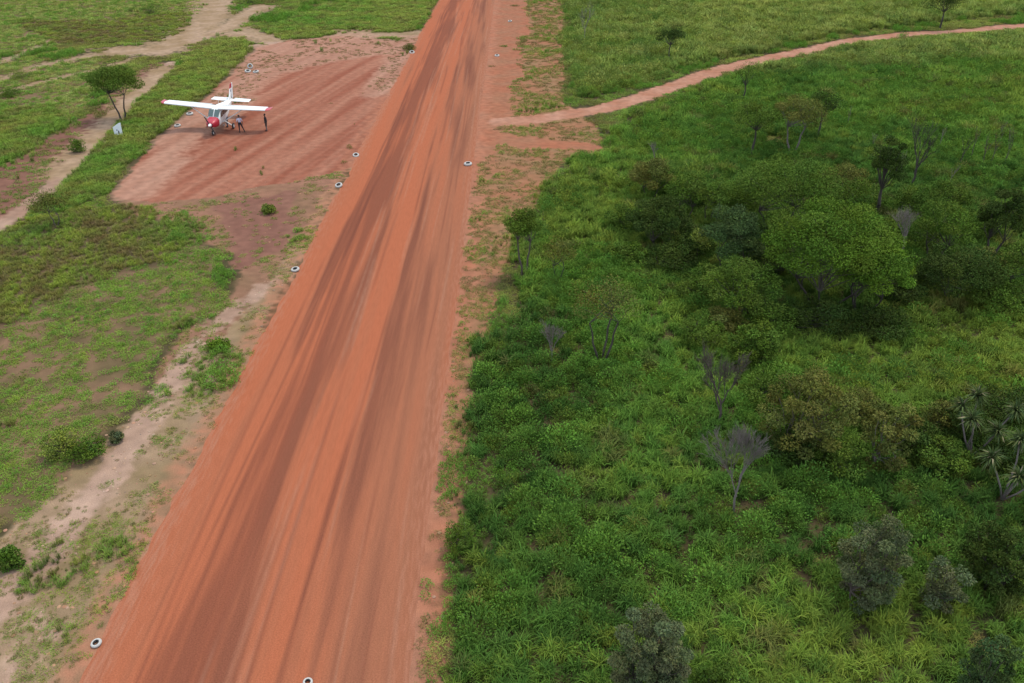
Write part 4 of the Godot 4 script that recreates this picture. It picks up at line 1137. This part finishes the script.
# ---------------------------------------------------------------- people
# joints of a standing figure, metres; bones [a, ra, b, rb, colour key]
func person(x: float, z: float, turn: float, pose: Dictionary, cols: Dictionary, label: String) -> void:
	var t := thing("person", Vector3(x, height(x, z), z), turn, label, "person", "people beside the aircraft")
	var hip := Vector3(0, 0.93, 0)
	var chest: Vector3 = Vector3(0, 1.28, 0.0) + pose.get("bend", Vector3.ZERO)
	var neck: Vector3 = chest + Vector3(0, 0.19, 0.0)
	var head: Vector3 = neck + Vector3(0, 0.17, 0.025) + pose.get("head", Vector3.ZERO)
	var bones := [
		[hip, 0.135, hip + Vector3(0, 0.10, 0), 0.13, "legs"], [hip + Vector3(0, 0.10, 0), 0.128, chest, 0.14, "top"],
		[chest + Vector3(-0.10, 0.06, 0), 0.09, chest + Vector3(0.10, 0.06, 0), 0.09, "top"],
		[chest, 0.12, neck, 0.055, "top"], [neck, 0.05, head + Vector3(0, -0.05, 0), 0.052, "skin"],
		[head + Vector3(0, 0.035, -0.015), 0.088, head + Vector3(0, -0.045, 0.02), 0.066, "skin"],
		[head + Vector3(0, 0.0, 0.075), 0.014, head + Vector3(0, -0.025, 0.098), 0.015, "skin"],
		[head + Vector3(0.085, 0.005, 0), 0.016, head + Vector3(0.088, -0.03, 0), 0.012, "skin"],
		[head + Vector3(-0.085, 0.005, 0), 0.016, head + Vector3(-0.088, -0.03, 0), 0.012, "skin"]]
	var hands := []
	for s in [-1, 1]:
		var k: Vector3 = pose["knee"][(s + 1) / 2]
		var f: Vector3 = pose["foot"][(s + 1) / 2]
		var el: Vector3 = pose["elbow"][(s + 1) / 2]
		var wr: Vector3 = pose["wrist"][(s + 1) / 2]
		var hj := hip + Vector3(0.09 * s, -0.03, 0)
		var sh := chest + Vector3(0.185 * s, 0.10, 0)
		bones.append([hj, 0.098, k, 0.062, "legs"])
		bones.append([k, 0.062, f + Vector3(0, 0.09, 0), 0.044, "shin"])
		bones.append([f + Vector3(0, 0.05, -0.03), 0.045, f + Vector3(0.02 * s, 0.035, 0.17), 0.035, "shoe"])
		bones.append([sh, 0.062, el, 0.045, "top"])
		bones.append([el, 0.042, wr, 0.03, "arm"])
		var dir := (wr - el).normalized()
		bones.append([wr, 0.03, wr + dir * 0.07, 0.034, "skin"])
		hands.append([wr + dir * 0.075, dir, s])
	var cell := 0.02
	var lo := Vector3.ONE * 1e9
	var hi := -lo
	for b in bones:
		for q in [0, 2]:
			var r: Vector3 = Vector3.ONE * (float(b[q + 1]) + 0.06)
			lo = lo.min(b[q] - r)
			hi = hi.max(b[q] + r)
	var nx := int((hi.x - lo.x) / cell) + 2
	var ny := int((hi.y - lo.y) / cell) + 2
	var nz := int((hi.z - lo.z) / cell) + 2
	var f := PackedFloat32Array()
	f.resize(nx * ny * nz)
	f.fill(1.0)
	var own := PackedInt32Array()
	own.resize(nx * ny * nz)
	var best := PackedFloat32Array()
	best.resize(nx * ny * nz)
	best.fill(9.0)
	for bi in bones.size():
		var b = bones[bi]
		var a: Vector3 = b[0]
		var e: Vector3 = b[2]
		var ra: float = b[1]
		var rb: float = b[3]
		var m := maxf(ra, rb) + 0.07
		var l := ((a.min(e) - Vector3.ONE * m - lo) / cell).floor()
		var u := ((a.max(e) + Vector3.ONE * m - lo) / cell).ceil()
		var ae := e - a
		var ll := maxf(ae.length_squared(), 1e-6)
		for iz in range(maxi(0, int(l.z)), mini(nz, int(u.z) + 1)):
			for iy in range(maxi(0, int(l.y)), mini(ny, int(u.y) + 1)):
				for ix in range(maxi(0, int(l.x)), mini(nx, int(u.x) + 1)):
					var p := lo + Vector3(ix, iy, iz) * cell
					var tt := clampf((p - a).dot(ae) / ll, 0.0, 1.0)
					var d := p.distance_to(a + ae * tt) - lerpf(ra, rb, tt)
					var k := (iz * ny + iy) * nx + ix
					if d < best[k]:
						best[k] = d
						own[k] = bi
					var o := f[k]
					var hh := clampf(0.5 + 0.5 * (o - d) / 0.035, 0.0, 1.0)
					f[k] = lerpf(o, d, hh) - 0.035 * hh * (1.0 - hh)
	var acc := Acc.new()
	var idx := PackedInt32Array()
	idx.resize(nx * ny * nz)
	idx.fill(-1)
	var off := [0, 1, nx, nx + 1, nx * ny, nx * ny + 1, nx * ny + nx, nx * ny + nx + 1]
	for iz in nz - 1:
		for iy in ny - 1:
			for ix in nx - 1:
				var k := (iz * ny + iy) * nx + ix
				var sum := Vector3.ZERO
				var cnt := 0
				var s0 := f[k] < 0.0
				var mixed := false
				for q in range(1, 8):
					if (f[k + off[q]] < 0.0) != s0:
						mixed = true
						break
				if not mixed: continue
				for e in [[0, 1], [2, 3], [4, 5], [6, 7], [0, 2], [1, 3], [4, 6], [5, 7], [0, 4], [1, 5], [2, 6], [3, 7]]:
					var va := f[k + off[e[0]]]
					var vb := f[k + off[e[1]]]
					if (va < 0.0) == (vb < 0.0): continue
					var tt := va / (va - vb)
					var pa := Vector3(e[0] & 1, (e[0] >> 1) & 1, e[0] >> 2)
					var pb := Vector3(e[1] & 1, (e[1] >> 1) & 1, e[1] >> 2)
					sum += pa.lerp(pb, tt)
					cnt += 1
				idx[k] = acc.v.size()
				acc.v.append(lo + (Vector3(ix, iy, iz) + sum / cnt) * cell)
				acc.n.append(Vector3(f[k + 1] - f[k], f[k + nx] - f[k], f[k + nx * ny] - f[k]).normalized())
				var key: String = bones[own[k]][4]
				acc.c.append(cols.get(key, cols["skin"]))
	for iz in range(1, nz - 1):
		for iy in range(1, ny - 1):
			for ix in range(1, nx - 1):
				var k := (iz * ny + iy) * nx + ix
				for ax in 3:
					var st: int = [1, nx, nx * ny][ax]
					if (f[k] < 0.0) == (f[k + st] < 0.0): continue
					var u: int = [nx, nx * ny, 1][ax]
					var w: int = [nx * ny, 1, nx][ax]
					var q := [idx[k], idx[k - u], idx[k - u - w], idx[k - w]]
					if q.min() < 0: continue
					if f[k] < 0.0: q.reverse()
					for e in [0, 1, 2, 0, 2, 3]: acc.i.append(q[e])
	# fingers: four of unequal length and a thumb from the side of the palm
	for h in hands:
		var p: Vector3 = h[0]
		var dir: Vector3 = h[1]
		var fwd := Vector3(0, 0, 1) if absf(dir.z) < 0.8 else Vector3(0, 1, 0)
		fwd = (fwd - dir * fwd.dot(dir)).normalized()
		var inn := dir.cross(fwd) * -float(h[2])
		for q in 4:
			var b := p + fwd * (0.028 - q * 0.019)
			var ln: float = [0.068, 0.078, 0.072, 0.056][q]
			var m1 := b + dir * ln * 0.55 + inn * 0.006
			acc.tube(b - dir * 0.02, 0.0095, m1, 0.009, 6, cols["skin"])
			acc.tube(m1, 0.009, m1 + (dir + inn * 0.6).normalized() * ln * 0.5, 0.006, 6, cols["skin"])
		var th := p - dir * 0.045 + fwd * 0.03
		acc.tube(th, 0.012, th + (dir * 0.6 + fwd * 0.6).normalized() * 0.04, 0.0105, 6, cols["skin"])
		acc.tube(th + (dir * 0.6 + fwd * 0.6).normalized() * 0.04, 0.0105, th + (dir * 0.6 + fwd * 0.6).normalized() * 0.04 + dir * 0.032, 0.008, 6, cols["skin"])
	part("body", acc.mesh(), M["cloth"], t)
	var hair := SphereMesh.new()
	hair.radius = 0.101
	hair.height = 0.18
	hair.radial_segments = 20
	hair.rings = 10
	var ho := part("hair", hair, M["hair"], t)
	ho.position = head + Vector3(0, 0.055, -0.03)
	ho.rotation.x = -0.35
	for s in [-1, 1]:
		var ey := SphereMesh.new()
		ey.radius = 0.011
		ey.height = 0.022
		ey.radial_segments = 8
		ey.rings = 4
		part("eye", ey, M["hair"], t).position = head + Vector3(0.03 * s, 0.005, 0.075)
	var mo := BoxMesh.new()
	mo.size = Vector3(0.045, 0.008, 0.01)
	part("mouth", mo, M["lips"], t).position = head + Vector3(0, -0.062, 0.082)
	keep_clear.append([x, z, 0.4])

# ---------------------------------------------------------------- scene
func _ready() -> void:
	rng.seed = 20240611
	# camera
	var cam := Camera3D.new()
	cam.name = "camera"
	cam.fov = 46.44
	cam.near = 0.5
	cam.far = 9000.0
	add_child(cam)
	cam.position = Vector3(0, 24, 0)
	cam.rotation_degrees = Vector3(-31.2, 0, 0)
	# bright overcast sky
	var we := WorldEnvironment.new()
	we.name = "environment"
	var env := Environment.new()
	var sky := Sky.new()
	var sm := ProceduralSkyMaterial.new()
	sm.sky_top_color = Color(0.80, 0.85, 0.92)
	sm.sky_horizon_color = Color(0.78, 0.82, 0.86)
	sm.sky_curve = 0.2
	sm.ground_bottom_color = Color(0.25, 0.28, 0.18)
	sm.ground_horizon_color = Color(0.6, 0.63, 0.62)
	sky.sky_material = sm
	env.background_mode = Environment.BG_SKY
	env.sky = sky
	env.background_energy_multiplier = 1.0
	env.tonemap_mode = Environment.TONE_MAPPER_LINEAR
	env.tonemap_exposure = 2.0
	env.sdfgi_enabled = true
	env.ssao_enabled = true
	env.ssil_enabled = true
	we.environment = env
	add_child(we)
	# the sun behind thin cloud, high and to the right
	var sun := DirectionalLight3D.new()
	sun.name = "sun"
	sun.light_energy = 0.5
	sun.light_color = Color(1.0, 0.96, 0.89)
	sun.light_angular_distance = 12.0
	sun.shadow_enabled = true
	add_child(sun)
	sun.look_at_from_position(Vector3(30, 80, -30), Vector3.ZERO)

	for q in [[n_lo, 0.022, 1, 3], [n_mid, 0.06, 2, 3], [n_hi, 0.35, 3, 3]]:
		q[0].noise_type = FastNoiseLite.TYPE_SIMPLEX_SMOOTH
		q[0].frequency = q[1]
		q[0].seed = q[2]
		q[0].fractal_octaves = q[3]
	for q in [n_cell, n_val]:
		q.noise_type = FastNoiseLite.TYPE_CELLULAR
		q.frequency = 1.45
		q.seed = 12
		q.fractal_type = FastNoiseLite.FRACTAL_NONE
		q.cellular_jitter = 1.0
	n_cell.cellular_return_type = FastNoiseLite.RETURN_DISTANCE
	n_val.cellular_return_type = FastNoiseLite.RETURN_CELL_VALUE
	# materials
	mat("leaf", Color.WHITE, 0.9, true, 0.2).metallic_specular = 0.12
	mat("bark_dark", Color(0.045, 0.036, 0.028))
	mat("bark_brown", Color(0.075, 0.056, 0.046))
	mat("bark_grey", Color(0.135, 0.112, 0.100))
	mat("bark_pale", Color(0.33, 0.30, 0.26))
	mat("rubber", Color(0.02, 0.02, 0.02), 0.85)
	mat("white_gloss", Color(0.62, 0.64, 0.635), 0.4)
	mat("red_gloss", Color(0.32, 0.010, 0.026), 0.4)
	mat("navy", Color(0.02, 0.025, 0.09), 0.5)
	mat("grey_metal", Color(0.30, 0.30, 0.30), 0.5, false, 0.0, 0.6)
	mat("black_satin", Color(0.03, 0.03, 0.03), 0.5)
	mat("tinted_glass", Color(0.055, 0.085, 0.08), 0.08)
	mat("cloth", Color.WHITE, 0.9, true)
	mat("hair", Color(0.012, 0.01, 0.009), 0.8)
	mat("lips", Color(0.16, 0.06, 0.05), 0.7)
	mat("white_board", Color(0.66, 0.69, 0.70), 0.7)
	var wp := mat("white_paint_worn", Color(0.60, 0.585, 0.55), 0.8)
	wp.albedo_texture = grain_tex(0.55, 1.0, 0.012, 9)
	wp.uv1_triplanar = true
	wp.uv1_scale = Vector3.ONE * 1.5
	M["tyre_shape"] = tyre_mesh(0.34, 0.095, 0.10)
	# plan of the place
	mask_poly("apron", [[-33.3, -63.0, -34.7, -72.3, -35.5, -79.9, -35.7, -87.2, -36.2, -97.7, -36.8, -109.5, -37.8, -123.9, -34.5, -130.1, -26.5, -133.3, -17.2, -128.5, -11.8, -138.5, -10.5, -148.1, -9.2, -89.7, -11.7, -78.5, -14.5, -70.1, -18.4, -66.4, -21.5, -65.4, -24.7, -62.8, -29.6, -61.5]], 1)
	mask_poly("paleapron", [[-33.3, -63.0, -35.5, -79.9, -35.5, -91.4, -37.1, -110.7, -38.4, -126.2, -27.0, -135.9, -14.6, -133.3, -12.8, -122.5, -25.2, -114.4, -31.1, -104.9, -30.4, -85.7, -31.1, -75.3, -29.3, -63.0, -31.2, -61.5], [-18.5, -115.6, -13.2, -126.2, -13.0, -98.7, -17.7, -94.0]], 3)
	mask_poly("lawn", [[-42.7, -55.0, -36.7, -61.0, -26.6, -59.9, -19.8, -50.3, -18.5, -44.7, -19.9, -39.2, -18.8, -35.1, -19.7, -30.4, -19.9, -25.9, -22.9, -22.7], [-77.2, -115.6, -62.6, -114.4, -54.3, -114.4, -45.8, -82.0, -46.3, -69.5, -49.1, -68.2], [-154.0, -245.1, -89.8, -245.1, -59.2, -164.8, -56.2, -130.1, -66.8, -126.2, -77.2, -115.6]], 4)
	mask_poly("belt", [[-38.4, -59.5, -39.9, -69.5, -41.0, -79.2, -43.4, -94.0, -44.9, -108.3, -45.7, -123.9, -42.0, -131.7, -38.7, -123.9, -37.5, -111.9, -36.4, -95.8, -36.1, -87.2, -36.1, -79.9, -35.5, -72.3, -33.9, -64.0, -35.7, -58.9], [-40.4, -131.7, -38.5, -154.4, -31.7, -179.5, -18.3, -221.6, -14.0, -179.5, -15.8, -136.8, -27.6, -135.0, -34.9, -128.5], [-58.4, -87.6, -52.8, -91.8, -46.7, -83.8, -45.0, -72.3, -46.6, -66.9]], 1)
	mask_poly("olive", [[-44.8, -61.0, -36.9, -58.9, -32.6, -61.0, -29.4, -61.0, -24.7, -56.9, -24.7, -49.1, -28.8, -47.5, -29.4, -42.2, -30.9, -37.6], [-87.7, -148.1, -72.0, -148.1, -60.0, -158.9, -50.0, -130.1, -68.3, -126.2]], 3)
	mask_poly("bare", [[-34.2, -64.9, -25.4, -64.9, -18.9, -68.5, -14.1, -72.9, -15.0, -64.5, -14.8, -50.3, -15.4, -42.8, -16.8, -39.8, -17.2, -33.8, -18.1, -32.0, -19.8, -39.2, -17.8, -44.7, -19.1, -50.3, -24.7, -56.9, -30.1, -58.9]], 2)
	mask_poly("maroon", [[-46.9, -64.5, -46.2, -72.9, -46.3, -81.3, -46.9, -91.4, -49.8, -108.3, -50.4, -115.6, -47.2, -113.1, -43.5, -88.8, -40.7, -70.1, -39.5, -58.7, -40.7, -54.1], [-24.1, -61.0, -18.0, -64.5, -16.7, -54.1, -18.1, -47.5, -21.4, -55.0], [-29.9, -138.5, -22.5, -138.5, -20.0, -126.2, -26.0, -126.2]], 2)
	mask_poly("verge", [[-16.8, -41.0, -15.8, -50.3, -15.6, -67.4, -15.1, -69.5, -14.2, -72.3, -14.8, -44.7, -14.6, -29.7, -14.6, -22.0, -14.4, -16.9, -13.8, -14.5, -19.7, -14.5, -21.7, -20.7, -20.9, -25.0, -19.4, -30.4, -18.5, -35.1]], 1)
	mask_poly("sand", [[-15.4, -48.8, -16.0, -45.0, -17.5, -41.2, -17.5, -37.4, -17.3, -34.5, -17.6, -31.4, -17.6, -28.2, -17.7, -25.5, -18.1, -23.3, -18.5, -21.1, -18.6, -19.6, -19.8, -17.7, -20.9, -18.9, -19.8, -21.5, -19.5, -24.4, -19.1, -27.7, -18.8, -30.8, -18.7, -34.1, -19.0, -37.4, -18.5, -41.4, -17.0, -45.8], [-17.6, -20.3, -16.8, -20.5, -16.6, -18.9, -17.0, -16.9, -17.8, -17.3]], 1)
	mask_poly("dry", [[-4.0, -14.5, -3.8, -17.2, -3.6, -28.9, -3.6, -39.8, -3.9, -52.3, -3.5, -70.9, -1.5, -83.8, 1.1, -115.6, 3.6, -171.2, 5.6, -245.1, 13.4, -245.1, 10.0, -171.2, 7.8, -115.6, 5.8, -94.0, 9.2, -82.7, 8.4, -74.7, 5.1, -72.9, 1.9, -61.0, 0.0, -52.0, -1.0, -45.8, -1.7, -38.7, -2.0, -31.6, -2.8, -28.2, -2.2, -24.4, -2.7, -20.3, -3.0, -17.2, -2.9, -14.5]], 1)
	mask_poly("spur", [[-3.8, -77.9, -1.2, -80.6, 2.8, -79.2, 8.7, -77.2, 8.7, -75.3, 4.2, -75.9, -1.2, -76.3, -4.0, -74.1], [-4, -66, -2.4, -72, -1.0, -84, 0.5, -100, 2.0, -125, 3.5, -175, 4, -212, -4, -212]], 2)
	mask_poly("dust", [[-15.3, 10, -14.3, 10, -14.3, -210, -15.2, -210], [-4, 10, -2.4, 10, -2.3, -60, -2.4, -210, -4, -210]], 1)
	mask_line("track", [[2.2, -79.2, -245.1, -57.9, -171.2, -53.1, -150.1, -51.4, -131.7, -51.3, -121.1, -57.4, -122.5], [1.5, -47.9, -163.6, -47.8, -140.4, -49.5, -128.5], [0.8, -47.1, -114.4, -45.2, -101.7, -44.1, -92.2, -42.1, -80.6, -40.4, -70.9, -39.3, -63.0, -39.2, -57.5, -39.9, -50.3], [1.6, -45.3, -135.0, -39.7, -133.3, -32.3, -121.1, -38.2, -125.4]], 0)
	mask_line("faint", [[4.5, -72.8, -221.6, -51.7, -142.2, -51.8, -122.5, -57.1, -121.1], [3.5, -45.6, -138.5, -38.8, -131.7, -30.9, -135.0, -14.0, -135.0], [3.0, -47.9, -163.6, -47.8, -140.4], [1.6, -46.9, -109.5, -43.0, -84.9, -40.6, -69.0], [1.2, -57.4, -122.5, -61.0, -117.0, -64.1, -111.9, -66.0, -98.7], [0.7, -53.7, -115.6, -58.0, -104.9, -61.9, -95.8], [0.9, -70.2, -138.5, -71.0, -131.7, -70.9, -114.4]], 0)
	mask_line("road", [[1.5, -1.3, -84.9, 3.6, -86.4, 9.9, -90.1, 15.1, -94.9, 21.0, -101.7, 27.7, -109.5, 34.7, -115.6, 42.0, -121.1, 52.2, -129.3, 62.0, -134.2, 73.3, -137.6, 87.8, -143.2, 112.2, -154.4]], 0)
	mask_poly("tall", [[-2.9, -14.5, -2.9, -17.2, -2.6, -20.2, -2.1, -24.4, -2.7, -28.2, -1.9, -31.6, -1.6, -38.7, -0.8, -45.8, 0.2, -52.0, 2.1, -61.0, 5.3, -72.9, 9.4, -74.7, 9.5, -79.9, 14.3, -89.7, 26.5, -103.8, 51.8, -123.9, 69.6, -130.1, 111.8, -146.1, 56.6, -44.7, 30.8, -14.5], [13.9, -245.1, 10.4, -171.2, 8.1, -115.6, 6.4, -94.9, 10.3, -94.9, 25.5, -111.9, 56.6, -136.8, 113.3, -164.8, 213.1, -273.7]], 4)
	mask_poly("palegrass_lit", [[2, -92, 20, -104, 60, -112, 116, -120, 116, -212, 2, -212], [-116, -96, -60, -92, -36, -88, -15, -110, -15, -212, -116, -212]], 8)  # yellower far grass, with cloud-gap brightness painted into its colour
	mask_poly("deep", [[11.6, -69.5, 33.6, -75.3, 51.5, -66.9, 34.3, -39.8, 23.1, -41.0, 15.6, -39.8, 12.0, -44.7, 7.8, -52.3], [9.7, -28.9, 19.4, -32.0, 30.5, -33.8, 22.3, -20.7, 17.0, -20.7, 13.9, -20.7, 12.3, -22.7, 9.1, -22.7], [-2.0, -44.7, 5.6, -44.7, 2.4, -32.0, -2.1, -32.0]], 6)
	mask_poly("gold", [[9.1, -19.8, 14.7, -20.7, 16.8, -18.9, 14.6, -14.5, 5.9, -14.5], [24.7, -44.7, 33.4, -42.2, 28.4, -33.8, 22.5, -35.6], [27.6, -158.9, 77.4, -171.2, 58.8, -134.2, 29.8, -119.0]], 6)
	mask_poly("forbs", [[-2.1, -46.1, 3.6, -55.9, 9.0, -50.6, 6.9, -35.6, 2.3, -30.4, -2.0, -30.4, -2.9, -22.7, -2.8, -17.2, -1.4, -17.2, 0.3, -25.0], [7.1, -221.6, 47.7, -221.6, 21.4, -103.8, 6.8, -94.0], [9.9, -89.7, 31.5, -103.8, 71.8, -122.5, 42.7, -62.1, 26.0, -69.5, 11.6, -69.5]], 5)
	print("masks ", Time.get_ticks_msec())
	build_ground()
	print("ground ", Time.get_ticks_msec())
	aircraft(PLANE.x, PLANE.y, deg_to_rad(1.2))
	people()
	tyres()
	print("things ", Time.get_ticks_msec())
	trees()
	print("trees ", Time.get_ticks_msec())
	scatter()
	print("grass ", Time.get_ticks_msec())
	for k in kinds: print(k, " ", kinds[k][0].size())

func tyres() -> void:
	tyre(-14.82, -18.70, 0.56, Vector3(0.1, 0, 0.08), "white painted tyre on the sandy verge close to the runway's near left edge", 0)
	tyre(-6.95, -17.17, 0.5, Vector3(0.05, 0.4, -0.06), "white painted tyre lying out on the bare runway", 0)
	tyre(-4.04, -70.91, 1.1, Vector3(0.06, 0.2, 0.04), "white painted tyre on the runway's shoulder opposite the apron corner", 0)
	tyre(-14.82, -65.17, 0.95, Vector3(0.3, 0.2, 0.2), "dirty white tyre half sunk in grass below the apron corner", 0)
	tyre(-14.76, -48.91, 0.85, Vector3(0.12, 0, 0.1), "white tyre in brown grass on the sand strip's upper end", 0)
	tyre(-14.76, -73.51, 0.9, Vector3(0.35, 0.4, 0.1), "dirty tyre tilted on the corner of the apron", 0)
	tyre(-0.35, -146.07, 1.0, Vector3(0.1, 0, 0.1), "white tyre on the runway's far shoulder beyond the road junction, farther of two", 0)
	tyre(-2.14, -118.29, 1.0, Vector3(0.2, 0.3, 0.1), "white tyre on the runway's far shoulder beyond the road junction, nearer of two", 0)
	tyre(-14.49, -120.35, 1.1, Vector3(0.5, 0.3, 0.1), "white tyre leaning under the olive tuft bush", 0)
	tyre(-34.85, -108.30, 1.2, Vector3(0.2, 0.1, -0.1), "white tyre in the heap behind the aircraft's tail, nearer the grass", 0)
	tyre(-33.71, -108.01, 1.15, Vector3(0.1, 0.3, 0.15), "white tyre in the heap behind the aircraft's tail, nearer the runway", 0)
	tyre(-35.09, -110.35, 1.1, Vector3(1.0, 0.3, 0.1), "dark edged tyre standing tilted at the back of the heap", 0.2)
	tyre(-35.35, -87.63, 1.1, Vector3(0.1, 0.1, 0.05), "white tyre at the apron edge beneath the aircraft's wing", 0)
	tyre(-34.96, -82.87, 1.0, Vector3(0.1, 0.1, 0.05), "white tyre at the apron edge ahead of the aircraft's wing", 0)
	board()

func board() -> void:
	var x := -39.82
	var z := -79.87
	var t := thing("notice_board", Vector3(x, height(x, z), z), 0.25, "white board with slanted top and dark mark on a post below the acacia", "sign")
	part("post", rod(Vector3(0, -0.1, -0.05), Vector3(0, 1.0, -0.05), 0.05), M["bark_brown"], t)
	part("board", panel([Vector3(-0.40, 0.12, 0), Vector3(0.34, 0.12, 0), Vector3(0.40, 1.35, 0), Vector3(0.16, 1.28, 0), Vector3(-0.42, 0.92, 0)], Vector3(0, 0, 0.03)), M["white_board"], t)
	part("mark", panel([Vector3(-0.02, 0.25, 0.032), Vector3(0.08, 0.25, 0.032), Vector3(0.10, 0.55, 0.032), Vector3(0.0, 0.55, 0.032)], Vector3(0, 0, 0.006)), M["rubber"], t)
	part("mark", panel([Vector3(-0.14, 0.56, 0.032), Vector3(-0.04, 0.56, 0.032), Vector3(-0.04, 0.68, 0.032), Vector3(-0.14, 0.68, 0.032)], Vector3(0, 0, 0.006)), M["navy"], t)
	keep_clear.append([x, z, 0.5])

func people() -> void:
	var skin := Color(0.11, 0.055, 0.035)
	var walk := {"knee": [Vector3(-0.12, 0.50, 0.03), Vector3(0.20, 0.50, 0.06)], "foot": [Vector3(-0.14, 0.0, -0.02), Vector3(0.34, 0.0, 0.02)], "elbow": [Vector3(-0.27, 1.12, 0.02), Vector3(0.27, 1.12, 0.0)], "wrist": [Vector3(-0.18, 1.05, 0.22), Vector3(0.28, 0.88, 0.08)]}
	var stand := {"knee": [Vector3(-0.11, 0.50, 0.03), Vector3(0.11, 0.50, 0.03)], "foot": [Vector3(-0.13, 0.0, 0.0), Vector3(0.14, 0.0, 0.03)], "elbow": [Vector3(-0.26, 1.13, -0.04), Vector3(0.26, 1.13, -0.02)], "wrist": [Vector3(-0.24, 0.88, 0.05), Vector3(0.22, 0.90, 0.08)]}
	var reach := {"knee": [Vector3(-0.11, 0.50, 0.05), Vector3(0.11, 0.50, 0.03)], "foot": [Vector3(-0.13, 0.0, 0.08), Vector3(0.14, 0.0, -0.06)], "elbow": [Vector3(-0.24, 1.22, 0.22), Vector3(0.25, 1.18, 0.18)], "wrist": [Vector3(-0.16, 1.32, 0.44), Vector3(0.16, 1.20, 0.42)], "bend": Vector3(0, -0.01, 0.05)}
	person(-28.05, -81.79, 0.35, walk, {"top": Color(0.42, 0.42, 0.52), "arm": skin, "legs": Color(0.014, 0.013, 0.016), "shin": Color(0.014, 0.013, 0.016), "shoe": Color(0.012, 0.012, 0.012), "skin": skin}, "person in pale lilac grey shirt and black trousers with legs apart beneath the wing")
	person(-25.41, -81.97, -1.1, stand, {"top": Color(0.012, 0.012, 0.014), "arm": Color(0.012, 0.012, 0.014), "legs": Color(0.02, 0.02, 0.022), "shin": Color(0.10, 0.085, 0.075), "shoe": Color(0.07, 0.02, 0.018), "skin": skin}, "person dressed in black standing beneath the wing tip")
	person(-29.84, -83.23, -1.75, reach, {"top": Color(0.34, 0.34, 0.44), "arm": skin, "legs": Color(0.05, 0.055, 0.09), "shin": Color(0.05, 0.055, 0.09), "shoe": Color(0.02, 0.02, 0.02), "skin": skin}, "person in grey shirt reaching towards the aircraft's cabin door")
